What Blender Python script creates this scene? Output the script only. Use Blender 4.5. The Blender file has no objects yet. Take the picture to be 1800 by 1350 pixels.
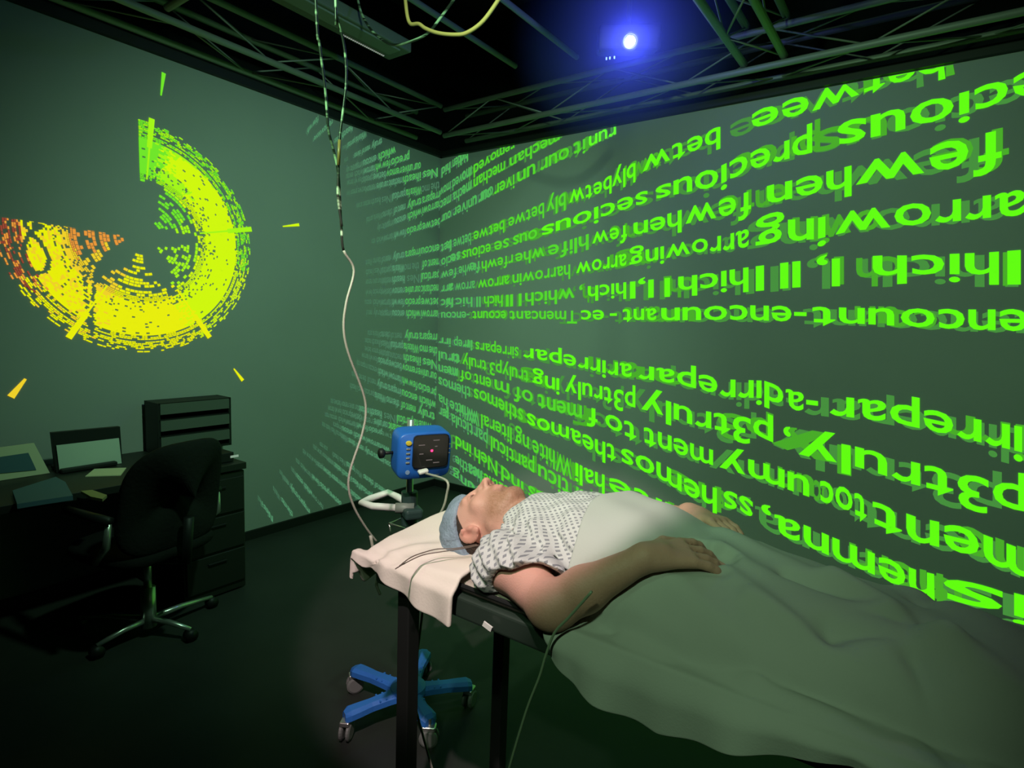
import bpy, bmesh, math, random
import numpy as np
from mathutils import Vector, Matrix
random.seed(7); rng = np.random.default_rng(7)
C = bpy.context.scene.collection
D = bpy.data
# ------------------------------------------------------------------ camera
CAM = np.array([0.0, 0.0, 1.52]); FPX = 1025.43; YAW, PITCH, ROLL = 2.19429881, .103601096, .0342827878
def cam_axes():
    f = np.array([math.cos(YAW)*math.cos(PITCH), math.sin(YAW)*math.cos(PITCH), -math.sin(PITCH)])
    r = np.array([math.sin(YAW), -math.cos(YAW), 0]); u = np.cross(r, f)
    return math.cos(ROLL)*r+math.sin(ROLL)*u, -math.sin(ROLL)*r+math.cos(ROLL)*u, f
CR, CU, CF = cam_axes()
cd = D.cameras.new('camera'); cd.sensor_width = 36; cd.lens = 36*FPX/1800; cd.clip_start = .02
co = D.objects.new('camera', cd); C.objects.link(co)
co.matrix_world = Matrix(((CR[0], CU[0], -CF[0], 0), (CR[1], CU[1], -CF[1], 0), (CR[2], CU[2], -CF[2], 1.52), (0, 0, 0, 1)))
bpy.context.scene.camera = co
def at(x, y, ax, v):
    """point of the place seen at photo pixel (x, y) on the plane axis ax = v"""
    d = CF*FPX+CR*(x-900)-CU*(y-675)
    return CAM+d*(v-CAM[ax])/d[ax]
# ------------------------------------------------------------------ world, exposure, lights
vs = bpy.context.scene.view_settings
vs.view_transform = 'Standard'; vs.look = 'None'; vs.gamma = 1; vs.use_curve_mapping = False; vs.exposure = 0.0
w = D.worlds.new('world'); bpy.context.scene.world = w; w.use_nodes = True
w.node_tree.nodes['Background'].inputs[0].default_value = (.10, .16, .13, 1)
w.node_tree.nodes['Background'].inputs[1].default_value = .0
XL, YR, ZT, ZB = -3.657, 3.901, 2.939, .06
def light(name, kind, loc, target, power, color, **kw):
    l = D.lights.new(name, kind); l.energy = power; l.color = color
    for k, v in kw.items(): setattr(l, k, v)
    o = D.objects.new(name, l); C.objects.link(o); o.location = loc
    if target is not None: o.rotation_euler = (Vector(target)-Vector(loc)).to_track_quat('-Z', 'Y').to_euler()
    return o
# spots for unseen projectors; those on sheet and legs are added fills
light('beam_on_head', 'SPOT', (-.35, -.15, 2.75), (-1.17, 1.50, 1.0), 205, (1.0, .76, .78), spot_size=math.radians(34), spot_blend=.24, shadow_soft_size=.03)
light('beam_on_left_wall', 'SPOT', (-1.1, 1.3, 2.9), (XL, 2.95, .85), 150, (.50, 1.0, .62), spot_size=math.radians(105), spot_blend=1.0, shadow_soft_size=.06)
light('beam_on_right_wall', 'SPOT', (-1.0, -.4, 2.95), (-1.2, YR, 1.35), 210, (.50, 1.0, .52), spot_size=math.radians(76), spot_blend=.8, shadow_soft_size=.06)
light('fill_on_sheet', 'SPOT', (-.1, -.8, 2.7), (-.52, 1.10, .95), 64, (.62, 1.0, .58), spot_size=math.radians(36), spot_blend=.9, shadow_soft_size=.05)  # added greenish fill from the camera side, no projector here
light('fill_on_legs', 'SPOT', (.2, 2.9, 2.7), (.2, 1.2, .95), 6, (1.0, .72, .80), spot_size=math.radians(50), spot_blend=.8, shadow_soft_size=.05)  # added fill, tinted to offset the green bounce
light('projector_spill', 'POINT', (-1.44, 2.96, 3.02), None, 9, (.14, .18, 1.0), shadow_soft_size=.03)
# ------------------------------------------------------------------ materials
def mat(name, col, rough=.6, metal=0, emis=None, es=1.0, spec=.5, noise=0, nscale=8, bump=0, bscale=60):
    m = D.materials.new(name); m.use_nodes = True; nt = m.node_tree; b = nt.nodes['Principled BSDF']
    b.inputs['Base Color'].default_value = (*col, 1); b.inputs['Roughness'].default_value = rough
    b.inputs['Metallic'].default_value = metal; b.inputs['Specular IOR Level'].default_value = spec
    if emis is not None:
        b.inputs['Emission Color'].default_value = (*emis, 1); b.inputs['Emission Strength'].default_value = es
    if noise:
        tc = nt.nodes.new('ShaderNodeTexCoord'); n = nt.nodes.new('ShaderNodeTexNoise'); n.inputs['Scale'].default_value = nscale
        n.inputs['Detail'].default_value = 6
        mx = nt.nodes.new('ShaderNodeMix'); mx.data_type = 'RGBA'
        mx.inputs['A'].default_value = (*[c*(1-noise) for c in col], 1); mx.inputs['B'].default_value = (*[min(1, c*(1+noise)) for c in col], 1)
        nt.links.new(tc.outputs['Object'], n.inputs['Vector']); nt.links.new(n.outputs['Fac'], mx.inputs['Factor'])
        nt.links.new(mx.outputs['Result'], b.inputs['Base Color'])
    if bump:
        tc = nt.nodes.new('ShaderNodeTexCoord'); n = nt.nodes.new('ShaderNodeTexNoise'); n.inputs['Scale'].default_value = bscale
        bp = nt.nodes.new('ShaderNodeBump'); bp.inputs['Strength'].default_value = bump; bp.inputs['Distance'].default_value = .01
        nt.links.new(tc.outputs['Object'], n.inputs['Vector']); nt.links.new(n.outputs['Fac'], bp.inputs['Height'])
        nt.links.new(bp.outputs['Normal'], b.inputs['Normal'])
    return m
M = {}
M['screen'] = mat('projection_screen', (.30, .33, .31), .9, spec=.1, noise=.05, nscale=3)
M['black_wall'] = mat('black_drape', (.012, .014, .014), .95, spec=.1)
M['ceiling'] = mat('black_ceiling', (.055, .06, .06), .9, spec=.2, noise=.2, nscale=5)
M['floor'] = mat('dark_floor', (.030, .034, .030), .55, spec=.25, noise=.25, nscale=4)
M['black'] = mat('black_plastic', (.012, .013, .013), .5, spec=.3)
M['black_soft'] = mat('black_fabric', (.012, .013, .012), .9, spec=.1, bump=.3)
M['black_metal'] = mat('black_metal', (.015, .017, .016), .45, metal=0)
M['alu'] = mat('truss_aluminium', (.22, .24, .21), .55, metal=.2)
M['silver'] = mat('polished_silver', (.62, .64, .60), .3, metal=.8)
M['white_plastic'] = mat('white_plastic', (.75, .74, .70), .45)
M['grey_plastic'] = mat('grey_plastic', (.22, .24, .22), .5)
M['blue'] = mat('blue_plastic', (.02, .13, .52), .4)
M['blue_base'] = mat('blue_base_plastic', (.04, .22, .72), .5)
M['screen_glass'] = mat('black_glass', (.010, .008, .010), .15)
M['yellow'] = mat('yellow_button', (.8, .6, .05), .5)
M['led_red'] = mat('red_led', (.8, 0, .05), .5, emis=(1, .02, .10), es=6)
M['led_soft'] = mat('dim_display_segment', (.1, .08, .08), .5, emis=(.25, .2, .2), es=.35)
M['lens'] = mat('projector_lens_glow', (1, 1, 1), .3, emis=(.72, .75, 1.0), es=60)
M['glint_blue'] = mat('blue_glint', (.2, .3, 1), .3, emis=(.15, .25, 1.0), es=3)
M['sheet'] = mat('green_grey_sheet', (.44, .47, .43), .95, spec=.1, noise=.05, nscale=6, bump=.06, bscale=240)
M['pillow'] = mat('cream_pillowcase', (.80, .72, .64), .95, spec=.1, bump=.07, bscale=180)
M['pad'] = mat('tan_pad', (.42, .36, .31), .7)
M['frame'] = mat('table_frame', (.025, .040, .030), .4)
M['cap'] = mat('blue_cap', (.24, .30, .38), .95, spec=.1, noise=.30, nscale=30, bump=.5, bscale=120)
M['hair'] = mat('dark_hair', (.035, .02, .014), .8, bump=.6, bscale=200)
M['cable_white'] = mat('white_cable', (.40, .40, .33), .45)
M['cable_dark'] = mat('dark_cable', (.03, .035, .03), .4)
M['cable_pale'] = mat('clear_tube', (.25, .33, .22), .3)
M['lead'] = mat('thin_grey_lead', (.16, .12, .10), .5)
M['brass'] = mat('amber_cable', (.36, .22, .08), .35)
M['paper'] = mat('paper', (.62, .62, .42), .8)
M['paper_green'] = mat('pale_paper', (.50, .58, .50), .8)
M['blue_card'] = mat('blue_card', (.06, .13, .17), .7)
M['desk'] = mat('dark_desk', (.012, .014, .012), .5)
def emit(name, col, s=1.0): return mat(name, (.02, .03, .02), .9, emis=col, es=s, spec=0)
# ------------------------------------------------------------------ object helpers
def obj(name, me, m=None, parent=None, label=None, cat=None, group=None, kind=None, smooth=False):
    if m is not None:
        for mm in (m if isinstance(m, (list, tuple)) else [m]): me.materials.append(mm)
    if smooth: me.polygons.foreach_set('use_smooth', [True]*len(me.polygons))
    o = D.objects.new(name, me); C.objects.link(o)
    if parent is not None: o.parent = parent; o.matrix_parent_inverse = parent.matrix_basis.inverted()
    return tag(o, label, cat, group, kind)
def tag(o, label=None, cat=None, group=None, kind=None):
    for k, v in (('label', label), ('category', cat), ('group', group), ('kind', kind)):
        if v: o[k] = v
    return o
def empty(name, loc, label=None, cat=None, group=None, rot=0):
    o = D.objects.new(name, None); C.objects.link(o); o.location = loc; o.rotation_euler = (0, 0, rot); o.empty_display_size = .05
    return tag(o, label, cat, group)
class MB:
    """mesh builder, all in world coordinates"""
    def __init__(s): s.v = []; s.f = []; s.mi = []
    def add(s, v, f, mi=0):
        n = len(s.v); s.v += [tuple(map(float, p)) for p in v]; s.f += [tuple(i+n for i in q) for q in f]; s.mi += [mi]*len(f); return s
    def mesh(s, name='mesh', smooth=False):
        me = D.meshes.new(name); me.from_pydata(s.v, [], s.f); me.polygons.foreach_set('material_index', s.mi)
        if smooth: me.polygons.foreach_set('use_smooth', [True]*len(s.f))
        me.update(); return me
    def box(s, c, size, R=None, mi=0, bev=0):
        bm = bmesh.new(); bmesh.ops.create_cube(bm, size=1)
        for v in bm.verts: v.co = Vector((v.co.x*size[0], v.co.y*size[1], v.co.z*size[2]))
        if bev: bmesh.ops.bevel(bm, geom=bm.edges[:]+bm.verts[:], offset=bev, segments=3, profile=.5, affect='EDGES')
        R = R or Matrix.Identity(3)
        for v in bm.verts: v.co = R @ v.co+Vector(c)
        bm.verts.ensure_lookup_table()
        for i, v in enumerate(bm.verts): v.index = i
        s.add([v.co for v in bm.verts], [[v.index for v in f.verts] for f in bm.faces], mi); bm.free(); return s
    def tube(s, pts, r, n=10, mi=0, cap=True):
        pts = [Vector(p) for p in pts]; rs = r if isinstance(r, (list, tuple)) else [r]*len(pts)
        V = []; F = []; N = None
        for i, p in enumerate(pts):
            t = (pts[min(i+1, len(pts)-1)]-pts[max(i-1, 0)]).normalized()
            if N is None: N = t.orthogonal().normalized()
            N = (N-t*N.dot(t)).normalized(); B = t.cross(N)
            V += [p+(N*math.cos(2*math.pi*k/n)+B*math.sin(2*math.pi*k/n))*rs[i] for k in range(n)]
        for i in range(len(pts)-1):
            for k in range(n): F.append((i*n+k, i*n+(k+1) % n, (i+1)*n+(k+1) % n, (i+1)*n+k))
        if cap: F.append(tuple(range(n))[::-1]); F.append(tuple((len(pts)-1)*n+k for k in range(n)))
        return s.add(V, F, mi)
    def quad(s, a, b, c, d, mi=0): return s.add([a, b, c, d], [(0, 1, 2, 3)], mi)
    def lathe(s, prof, c, n=32, mi=0, R=None):
        V = []; F = []
        for (r, z) in prof:
            for k in range(n):
                p = Vector((r*math.cos(2*math.pi*k/n), r*math.sin(2*math.pi*k/n), z)); V.append((R @ p if R else p)+Vector(c))
        for i in range(len(prof)-1):
            for k in range(n): F.append((i*n+k, i*n+(k+1) % n, (i+1)*n+(k+1) % n, (i+1)*n+k))
        F.append(tuple(range(n))[::-1]); F.append(tuple((len(prof)-1)*n+k for k in range(n)))
        return s.add(V, F, mi)
def spline(pts, n=8):
    P = [Vector(p) for p in pts]; out = []
    for i in range(len(P)-1):
        p0, p1, p2, p3 = P[max(i-1, 0)], P[i], P[i+1], P[min(i+2, len(P)-1)]
        for k in range(n):
            t = k/n; out.append(.5*((2*p1)+(p2-p0)*t+(2*p0-5*p1+4*p2-p3)*t*t+(3*p1-p0-3*p2+p3)*t**3))
    return out+[P[-1]]
def rotz(a): return Matrix.Rotation(a, 3, 'Z')
def add(name, mb, m, parent=None, smooth=False, **kw): return obj(name, mb.mesh(name, smooth), m, parent, **kw)
# ------------------------------------------------------------------ room
X1, Y0, ZC = 3.2, -3.0, 4.2
S = dict(kind='structure')
floor_o = add('floor', MB().box((-.4, .6, -.05), (8.4, 8.6, .1)), M['floor'], **S)
add('ceiling', MB().box((-.4, .6, ZC+.05), (8.4, 8.6, .1)), M['ceiling'], **S)
wall_left = add('wall_left', MB().box((XL-.02, (Y0+YR)/2, (ZT+ZB)/2), (.04, YR-Y0, ZT-ZB)), M['screen'], **S)
wall_right = add('wall_right', MB().box(((X1+XL)/2-.02, YR+.02, (ZT+ZB)/2), (X1-XL+.04, .04, ZT-ZB)), M['screen'], **S)
add('wall_left_drape', MB().box((XL-.35, .6, ZC/2), (.05, 8.4, ZC)), M['black_wall'], **S)
add('wall_right_drape', MB().box((-.4, YR+.35, ZC/2), (8.2, .05, ZC)), M['black_wall'], **S)
add('wall_behind', MB().box((-.4, Y0-.1, ZC/2), (8.2, .05, ZC)), M['black_wall'], **S)
add('wall_near', MB().box((X1+.1, .6, ZC/2), (.05, 8.4, ZC)), M['black_wall'], **S)
add('baseboard_left', MB().box((XL-.01, (Y0+YR)/2, .03), (.06, YR-Y0, .06)), M['black'], **S)
add('baseboard_right', MB().box(((X1+XL)/2, YR+.01, .03), (X1-XL, .06, .06)), M['black'], **S)
# ------------------------------------------------------------------ projected writing
def glyph(ch, cache={}):
    if ch in cache: return cache[ch]
    cu = D.curves.new('g', 'FONT'); cu.body = ch; cu.size = 1; cu.resolution_u = 3; cu.offset = .013
    o = D.objects.new('g', cu); C.objects.link(o); bpy.context.view_layer.update()
    e = o.evaluated_get(bpy.context.evaluated_depsgraph_get()); me = e.to_mesh()
    v = np.array([x.co[:2] for x in me.vertices]).reshape(-1, 2); f = [tuple(p.vertices) for p in me.polygons]
    e.to_mesh_clear(); D.objects.remove(o); D.curves.remove(cu)
    cache[ch] = (v, f, float(v[:, 0].min()) if len(v) else 0, float(v[:, 0].max()) if len(v) else .25); return cache[ch]
XH = float(glyph('x')[0][:, 1].max())
def corner_x(y): return 775.4-(y-278.5)*.0208
def lerp_line(pts, x):
    xs = [p[0] for p in pts]
    return np.interp(x, xs, [p[1] for p in pts]), np.interp(x, xs, [p[2] for p in pts])
def to_wall(px, py, side, off):
    return at(px, py, 1, YR-off) if side == 'R' else at(px, py, 0, XL+off)
def write(mb, text, xr, xl, pts, off, mi, dx=0, dy=0, side=None):
    gs = [glyph(c) if c != ' ' else None for c in text]
    adv = [(.17 if g is None else g[3]-g[2]+.055) for g in gs]; tot = sum(adv); sc = (xr-xl)/tot; u = 0
    for g, a in zip(gs, adv):
        if g is not None and len(g[0]):
            cx = xr-(u+a/2)*sc; cy = lerp_line(pts, cx)[0]
            sd = side or ('R' if cx+dx > corner_x(cy) else 'L')
            P = []
            for (gx, gy) in g[0]:
                px = xr-(u+.0275+gx-g[2])*sc; yu, yl = lerp_line(pts, px)
                py = yu+(gy/XH)*(yl-yu)
                p = to_wall(px+dx, py+dy, sd, off)
                if sd == 'R': p[0] = max(p[0], XL+.002)
                else: p[1] = min(p[1], YR-.002)
                p[2] = min(max(p[2], ZB+.004), ZT-.004); P.append(p)
            mb.add(P, g[1], mi)
        u += a
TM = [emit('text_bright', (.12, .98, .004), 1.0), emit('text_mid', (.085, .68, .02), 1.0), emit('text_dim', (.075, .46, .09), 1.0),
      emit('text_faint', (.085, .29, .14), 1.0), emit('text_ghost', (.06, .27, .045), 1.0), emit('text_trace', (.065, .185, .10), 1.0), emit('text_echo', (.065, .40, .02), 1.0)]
#  every line: (x, upper edge = baseline, lower edge = top of the small letters), the words from right to left
A = [(745, 345, 355), (767, 336, 347), (800, 313, 326), (833, 290, 305), (867, 268, 281), (920, 236, 250)]
LINES = [
 ([(745, 318, 326), (770, 300, 311), (800, 278, 291), (830, 258, 272)], [('hidden', 822, 795), ('hid', 792, 776)]),
 (A, [('removed', 905, 832), ('moved', 828, 795), ('mov', 792, 774)]),
 ([(745, 375, 383), (767, 358, 370), (817, 326, 340), (850, 303, 318), (893, 280, 295), (927, 260, 275), (965, 241, 256), (1010, 214, 230)], [('mechan', 985, 895), ('mechan', 888, 832), ('mecha', 828, 796), ('mec', 793, 774)]),
 ([(745, 395, 404), (770, 382, 393), (817, 355, 369), (880, 320, 336), (950, 281, 300), (1060, 229, 246), (1100, 210, 228)], [('run', 1084, 1034), ('it our un', 1030, 908), ('iver', 905, 868), ('our univer', 864, 796), ('our', 793, 775)]),
 ([(745, 438, 446), (770, 432, 443), (817, 413, 427), (860, 398, 412), (910, 377, 392), (1000, 336, 357), (1050, 321, 341), (1155, 266, 290), (1210, 245, 269), (1350, 188, 217), (1440, 160, 192), (1532, 130, 158), (1640, 96, 128), (1800, 50, 84)],
  [('betwee', 1665, 1318), ('betw', 1268, 1128), ('bly', 1118, 1075), ('betw', 1076, 1000), ('bly', 995, 960), ('betwe', 957, 893), ('betwe', 887, 832), ('betwe', 828, 797), ('bet', 793, 775)]),
 ([(745, 465, 474), (770, 457, 468), (817, 440, 453), (883, 422, 437), (950, 400, 415), (1037, 368, 388), (1167, 325, 346), (1222, 305, 335), (1255, 298, 329), (1318, 268, 299), (1367, 253, 284), (1496, 212, 250), (1556, 198, 236), (1630, 178, 216), (1696, 163, 200), (1800, 128, 168)],
  [('ecious', 1850, 1468), ('precious', 1430, 1150), ('secious', 1140, 950), ('ous se', 945, 868), ('ecious', 863, 812), ('secio', 808, 775)]),
 ([(745, 484, 492), (770, 480, 490), (817, 466, 478), (860, 457, 470), (917, 444, 458), (983, 428, 445), (1033, 412, 430), (1100, 396, 416), (1153, 383, 405), (1222, 362, 390), (1274, 350, 380), (1359, 325, 356), (1400, 316, 347), (1544, 280, 317), (1667, 250, 297), (1800, 220, 268)],
  [('few', 1765, 1500), ('hen', 1500, 1345), ('few', 1322, 1203), ('hen', 1200, 1112), ('few', 1103, 1040), ('hlife', 1036, 962), ('whe', 958, 905), ('rfewh', 902, 846), ('fewhe', 843, 806), ('few', 803, 775)]),
 ([(745, 508, 516), (770, 503, 513), (817, 496, 508), (867, 489, 503), (950, 475, 490), (1060, 454, 473), (1133, 440, 461), (1222, 422, 444), (1274, 414, 440), (1374, 388, 425), (1437, 384, 420), (1496, 372, 406), (1567, 363, 399), (1678, 352, 389), (1755, 342, 381), (1800, 334, 378)],
  [('arrow', 1805, 1465), ('ing', 1455, 1325), ('arrowing', 1318, 1105), ('arrow', 1102, 1012), ('harrowin', 1003, 900), ('arrow', 895, 840), ('arrow', 835, 800), ('arr', 796, 775)]),
 ([(745, 528, 536), (767, 527, 537), (817, 523, 534), (877, 520, 533), (960, 512, 528), (1067, 500, 518), (1233, 483, 507), (1304, 472, 500), (1400, 460, 490), (1548, 450, 484), (1600, 450, 482), (1733, 445, 482), (1800, 440, 480)],
  [('l', 1800, 1765), ('hich', 1760, 1530), ("l, ll l", 1480, 1325), ('hich', 1318, 1190), ("l l,l", 1180, 1105), ('hich', 1102, 1032), (', which', 1025, 922), ("l ll", 918, 888), ('hich', 884, 850), ("ll hic", 846, 800), ('hic', 796, 775)]),
 ([(745, 549, 556), (770, 549, 558), (850, 547, 559), (983, 547, 561), (1067, 545, 562), (1200, 541, 563), (1300, 537, 562), (1507, 542, 569), (1700, 545, 579), (1800, 545, 582)],
  [('tenco', 1860, 1580), ('unt', 1575, 1425), ('-encoun', 1420, 1160), ('ant - ec', 1155, 1020), ('Tmencant', 1015, 895), ('ecount', 890, 830), ('-encou', 826, 775)]),
 ([(745, 590, 597), (765, 592, 601), (824, 599, 611), (875, 607, 620), (943, 614, 631), (1025, 628, 647), (1073, 636, 658), (1180, 650, 673), (1229, 658, 684), (1281, 668, 698), (1343, 670, 700), (1400, 690, 721), (1514, 702, 736), (1558, 707, 741), (1628, 720, 755), (1717, 738, 776), (1800, 752, 796)],
  [('dirrepar', 1860, 1455), ('-adirrepar', 1440, 1120), ('arirrepar', 1112, 918), ('sirrepars', 912, 835), ('irrep', 830, 797), ('irr', 793, 771)]),
 ([(745, 612, 620), (765, 616, 627), (824, 628, 642), (877, 640, 655), (934, 654, 671), (972, 664, 684), (1031, 674, 695), (1090, 686, 710), (1147, 697, 724), (1218, 720, 747), (1293, 732, 762), (1337, 738, 768), (1408, 768, 800), (1505, 786, 820), (1600, 812, 850), (1713, 838, 878), (1800, 856, 900)],
  [('p3truly', 1810, 1400), (', p3truly', 1392, 1125), ('p3truly ing', 1118, 935), ('trulyp3', 930, 860), ('truly', 856, 812), ('trul', 808, 770)]),
 ([(745, 634, 644), (765, 639, 650), (824, 654, 668), (883, 671, 688), (972, 702, 722), (1046, 719, 741), (1105, 742, 768), (1165, 762, 788), (1233, 786, 812), (1281, 800, 826), (1334, 812, 842), (1400, 834, 866), (1477, 855, 892), (1550, 888, 926), (1611, 910, 952), (1701, 930, 974), (1800, 968, 1014)],
  [('ment', 1830, 1530), ('toc', 1525, 1440), ('umy', 1425, 1262), ('ment to f', 1255, 1030), ('ment of m', 1024, 868), ('ent of', 864, 808), ('men', 804, 770)]),
 ([(745, 654, 665), (765, 660, 672), (809, 676, 690), (854, 689, 706), (943, 733, 752), (1002, 752, 772), (1046, 772, 796), (1105, 792, 816), (1165, 816, 844), (1200, 838, 866), (1233, 852, 882), (1302, 870, 898), (1367, 906, 938), (1420, 926, 960), (1465, 946, 980), (1522, 968, 1004), (1607, 1002, 1042), (1700, 1024, 1062), (1770, 1040, 1078), (1840, 1058, 1098)],
  [('is', 1830, 1650), ('hemna,', 1645, 1335), ('ss', 1325, 1270), ('hemos', 1262, 1090), ('theamos', 1084, 925), ('sthemos', 920, 832), ('themos', 828, 770)]),
 ([(745, 678, 689), (765, 689, 700), (786, 701, 714), (839, 725, 741), (898, 752, 771), (987, 800, 822), (1031, 824, 847), (1091, 846, 869), (1123, 860, 884), (1159, 878, 903), (1194, 893, 918), (1230, 912, 940), (1300, 942, 972)],
  [('mhite', 1275, 1068), ('hali', 1064, 1010), ('White ng', 1006, 905), ('literal', 900, 845), ('White ha', 840, 770)]),
 ([(745, 702, 712), (765, 711, 723), (794, 727, 740), (839, 751, 768), (898, 789, 807), (957, 822, 842), (987, 838, 860), (1017, 858, 882), (1060, 884, 908)],
  [('particu', 1055, 945), ('particul', 940, 862), ('particula', 858, 792), ('par', 788, 772)]),
 ([(797, 764, 779), (824, 780, 795), (868, 807, 824), (913, 844, 861), (957, 868, 887), (990, 888, 908)], [('Nes ind', 985, 880), ('Neh ind', 875, 800)]),
 ([(800, 800, 812), (824, 816, 831), (862, 838, 852), (900, 860, 875)], [('eathe', 895, 850), ('heathe', 846, 800)]),
 ([(790, 822, 832), (806, 831, 843), (824, 846, 859), (850, 864, 878)], [('ating', 850, 795)]),
]
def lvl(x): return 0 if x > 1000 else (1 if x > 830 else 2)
for pts, words in LINES:
    mb = MB(); x_end = words[-1][2]
    for i, (t, xr, xl) in enumerate(words):
        m = lvl((xr+xl)/2)
        write(mb, t, xr, xl, pts, .003, m)
        wd = xr-xl
        write(mb, t, xr-wd*.11, xl-wd*.11, pts, .0015, 4 if m < 2 else 5, 0, (pts[-1][2]-pts[-1][1])*.10*(1 if m == 0 else .3))
        if len(t) > 2 and i % 2 == (LINES.index((pts, words)) % 2):      # a second projector's copy, slid along and laid over the first
            k = max(2, len(t)//2); write(mb, t[:k], xr+wd*.05, xr-wd*.50, pts, .0022, 6 if m < 2 else 2, 0, -1.5 if m else -3)
        elif m == 0: write(mb, t[-2:], xl+wd*.25, xl-wd*.12, pts, .0022, 6, 0, 2)
    add('text_line', mb, TM, wall_right)
# left wall: the same lines shrink and fade away from the corner
frag = ['between', 'precious', 'few when', 'harrowing', 'which ll', 'encount', 'irreparable', 'truly p3', 'ment of my', 'the most', 'White hall', 'particular', 'Nes ind', 'heathen', 'mechanical', 'our universe', 'removed']
LW = [((775, 388), (652, 425)), ((775, 357), (655, 404)), ((775, 340), (640, 388)), ((775, 322), (625, 362)), ((770, 300), (608, 340)), ((740, 290), (607, 322)), ((720, 274), (604, 312)), ((696, 262), (606, 300)), ((672, 246), (604, 283)), ((645, 232), (600, 262)), ((620, 222), (585, 250)), ((585, 212), (545, 250)), ((560, 206), (538, 232)),
      ((773, 434), (640, 462)), ((773, 459), (640, 479)), ((773, 482), (640, 496)), ((773, 505), (640, 514)), ((773, 529), (636, 531)), ((773, 551), (640, 549)),
      ((770, 592), (645, 585)), ((770, 616), (640, 598)), ((770, 640), (640, 612)), ((768, 661), (630, 622)), ((768, 690), (625, 636)), ((768, 712), (615, 655)), ((765, 732), (612, 676)), ((760, 750), (580, 704)), ((745, 765), (575, 716)),
      ((735, 780), (570, 728)), ((705, 800), (566, 736)), ((696, 822), (562, 742)), ((678, 864), (560, 778)), ((655, 872), (548, 782)), ((636, 880), (530, 790)), ((600, 886), (518, 806)), ((570, 893), (505, 815)), ((545, 900), (490, 826)), ((515, 905), (476, 850)), ((480, 912), (452, 872))]
for i, ((xa, ya), (xb, yb)) in enumerate(LW):
    mb = MB(); L = math.hypot(xa-xb, ya-yb); x = xa; j = i*3
    steep = (yb-ya)/(xb-xa)
    while x > xb+6:
        fr = (x-xb)/(xa-xb); hh = ((7.5+3.0*fr) if i < 28 else 7.0)*(.75 if 8 <= i <= 12 else 1)
        wd = (10+24*fr)*(1 if abs(steep) < .5 else .62); x2 = max(xb, x-wd); t = frag[j % len(frag)][:max(2, int(len(frag[j % len(frag)])*.8))]; j += 1
        pts = [(xb-30, yb-30*steep-hh/2, yb-30*steep+hh/2), (xa+30, ya+30*steep-hh/2, ya+30*steep+hh/2)]
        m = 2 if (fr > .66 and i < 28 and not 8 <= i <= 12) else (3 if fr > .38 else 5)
        if random.random() < .93: write(mb, t, x, x2+1.2, pts, .003, m, side='L')
        if fr > .3: write(mb, t, x-2, x2-1, pts, .0015, 5, 0, 1.5, side='L')
        x = x2
    if mb.v: add('text_line', mb, TM, wall_left)
# ------------------------------------------------------------------ projected dial on the left wall
CY, CZ, RR = 1.477, 1.925, .63
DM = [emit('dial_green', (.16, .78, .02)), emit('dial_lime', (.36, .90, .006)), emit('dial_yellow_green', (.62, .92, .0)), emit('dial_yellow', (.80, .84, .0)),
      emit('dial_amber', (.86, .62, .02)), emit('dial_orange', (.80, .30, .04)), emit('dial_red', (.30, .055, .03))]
def dial_col(a, r):     # a clockwise from 12 o'clock in degrees, r in radii
    a = a+random.uniform(-7, 7)*(a > 8)
    base = 0 if a < 14 else (1 if a < 42 else (2 if a < 150 else 3)); 
    if a > 205: base = 4 if (r < .60 or random.random() < .25) else 3
    if a > 248 and r < .55: base = 5
    if a < 150 and r < .5: base = 1 if a > 60 else 0
    if .66 < r < .86 and 20 < a < 200: base = max(base, 2)
    if a > 240 and r > .86: base = 6 if random.random() < .6 else 5
    if a > 100 and r > .93: base = 2 if a < 150 else base
    if a < 100 and r > .88: base = 1 if random.random() < .5 else 0
    return base
dial = MB()
def sector(r0, r1, a0, a1, mi, off=.003):
    n = max(1, int((a1-a0)/3)); P = []
    for k in range(n+1):
        a = math.radians(a0+(a1-a0)*k/n)
        for r in (r0, r1): P.append((XL+off, CY+math.sin(a)*r*RR, CZ+math.cos(a)*r*RR))
    dial.add(P, [(2*k, 2*k+1, 2*k+3, 2*k+2) for k in range(n)], mi)
lobes = [8, 80, 148, 222]; bars = [6, 77.5, 146.5, 213]
cable_shadows = [[(42, 395), (70, 425), (88, 455), (82, 475), (64, 480), (48, 470), (40, 445), (48, 415), (72, 396)], [(148, 395), (147, 480), (155, 560), (163, 590)], [(165, 500), (163, 545), (162, 590)]]
SH = []  # cable shadows drawn as gaps cut into the glowing pattern
for pl in cable_shadows:
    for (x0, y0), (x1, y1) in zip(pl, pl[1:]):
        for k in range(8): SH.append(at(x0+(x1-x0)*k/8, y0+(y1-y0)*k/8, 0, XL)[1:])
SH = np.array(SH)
def in_drawn_shadow(r, a):
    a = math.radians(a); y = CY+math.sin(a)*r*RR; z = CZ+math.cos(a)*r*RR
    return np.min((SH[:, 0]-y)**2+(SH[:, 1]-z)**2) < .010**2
ROWS = [(.12+.40*k/15, .12+.40*(k+1)/15, k) for k in range(15)]+[(.52+.50*k/36, .52+.50*(k+1)/36, k) for k in range(36)]
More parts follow.
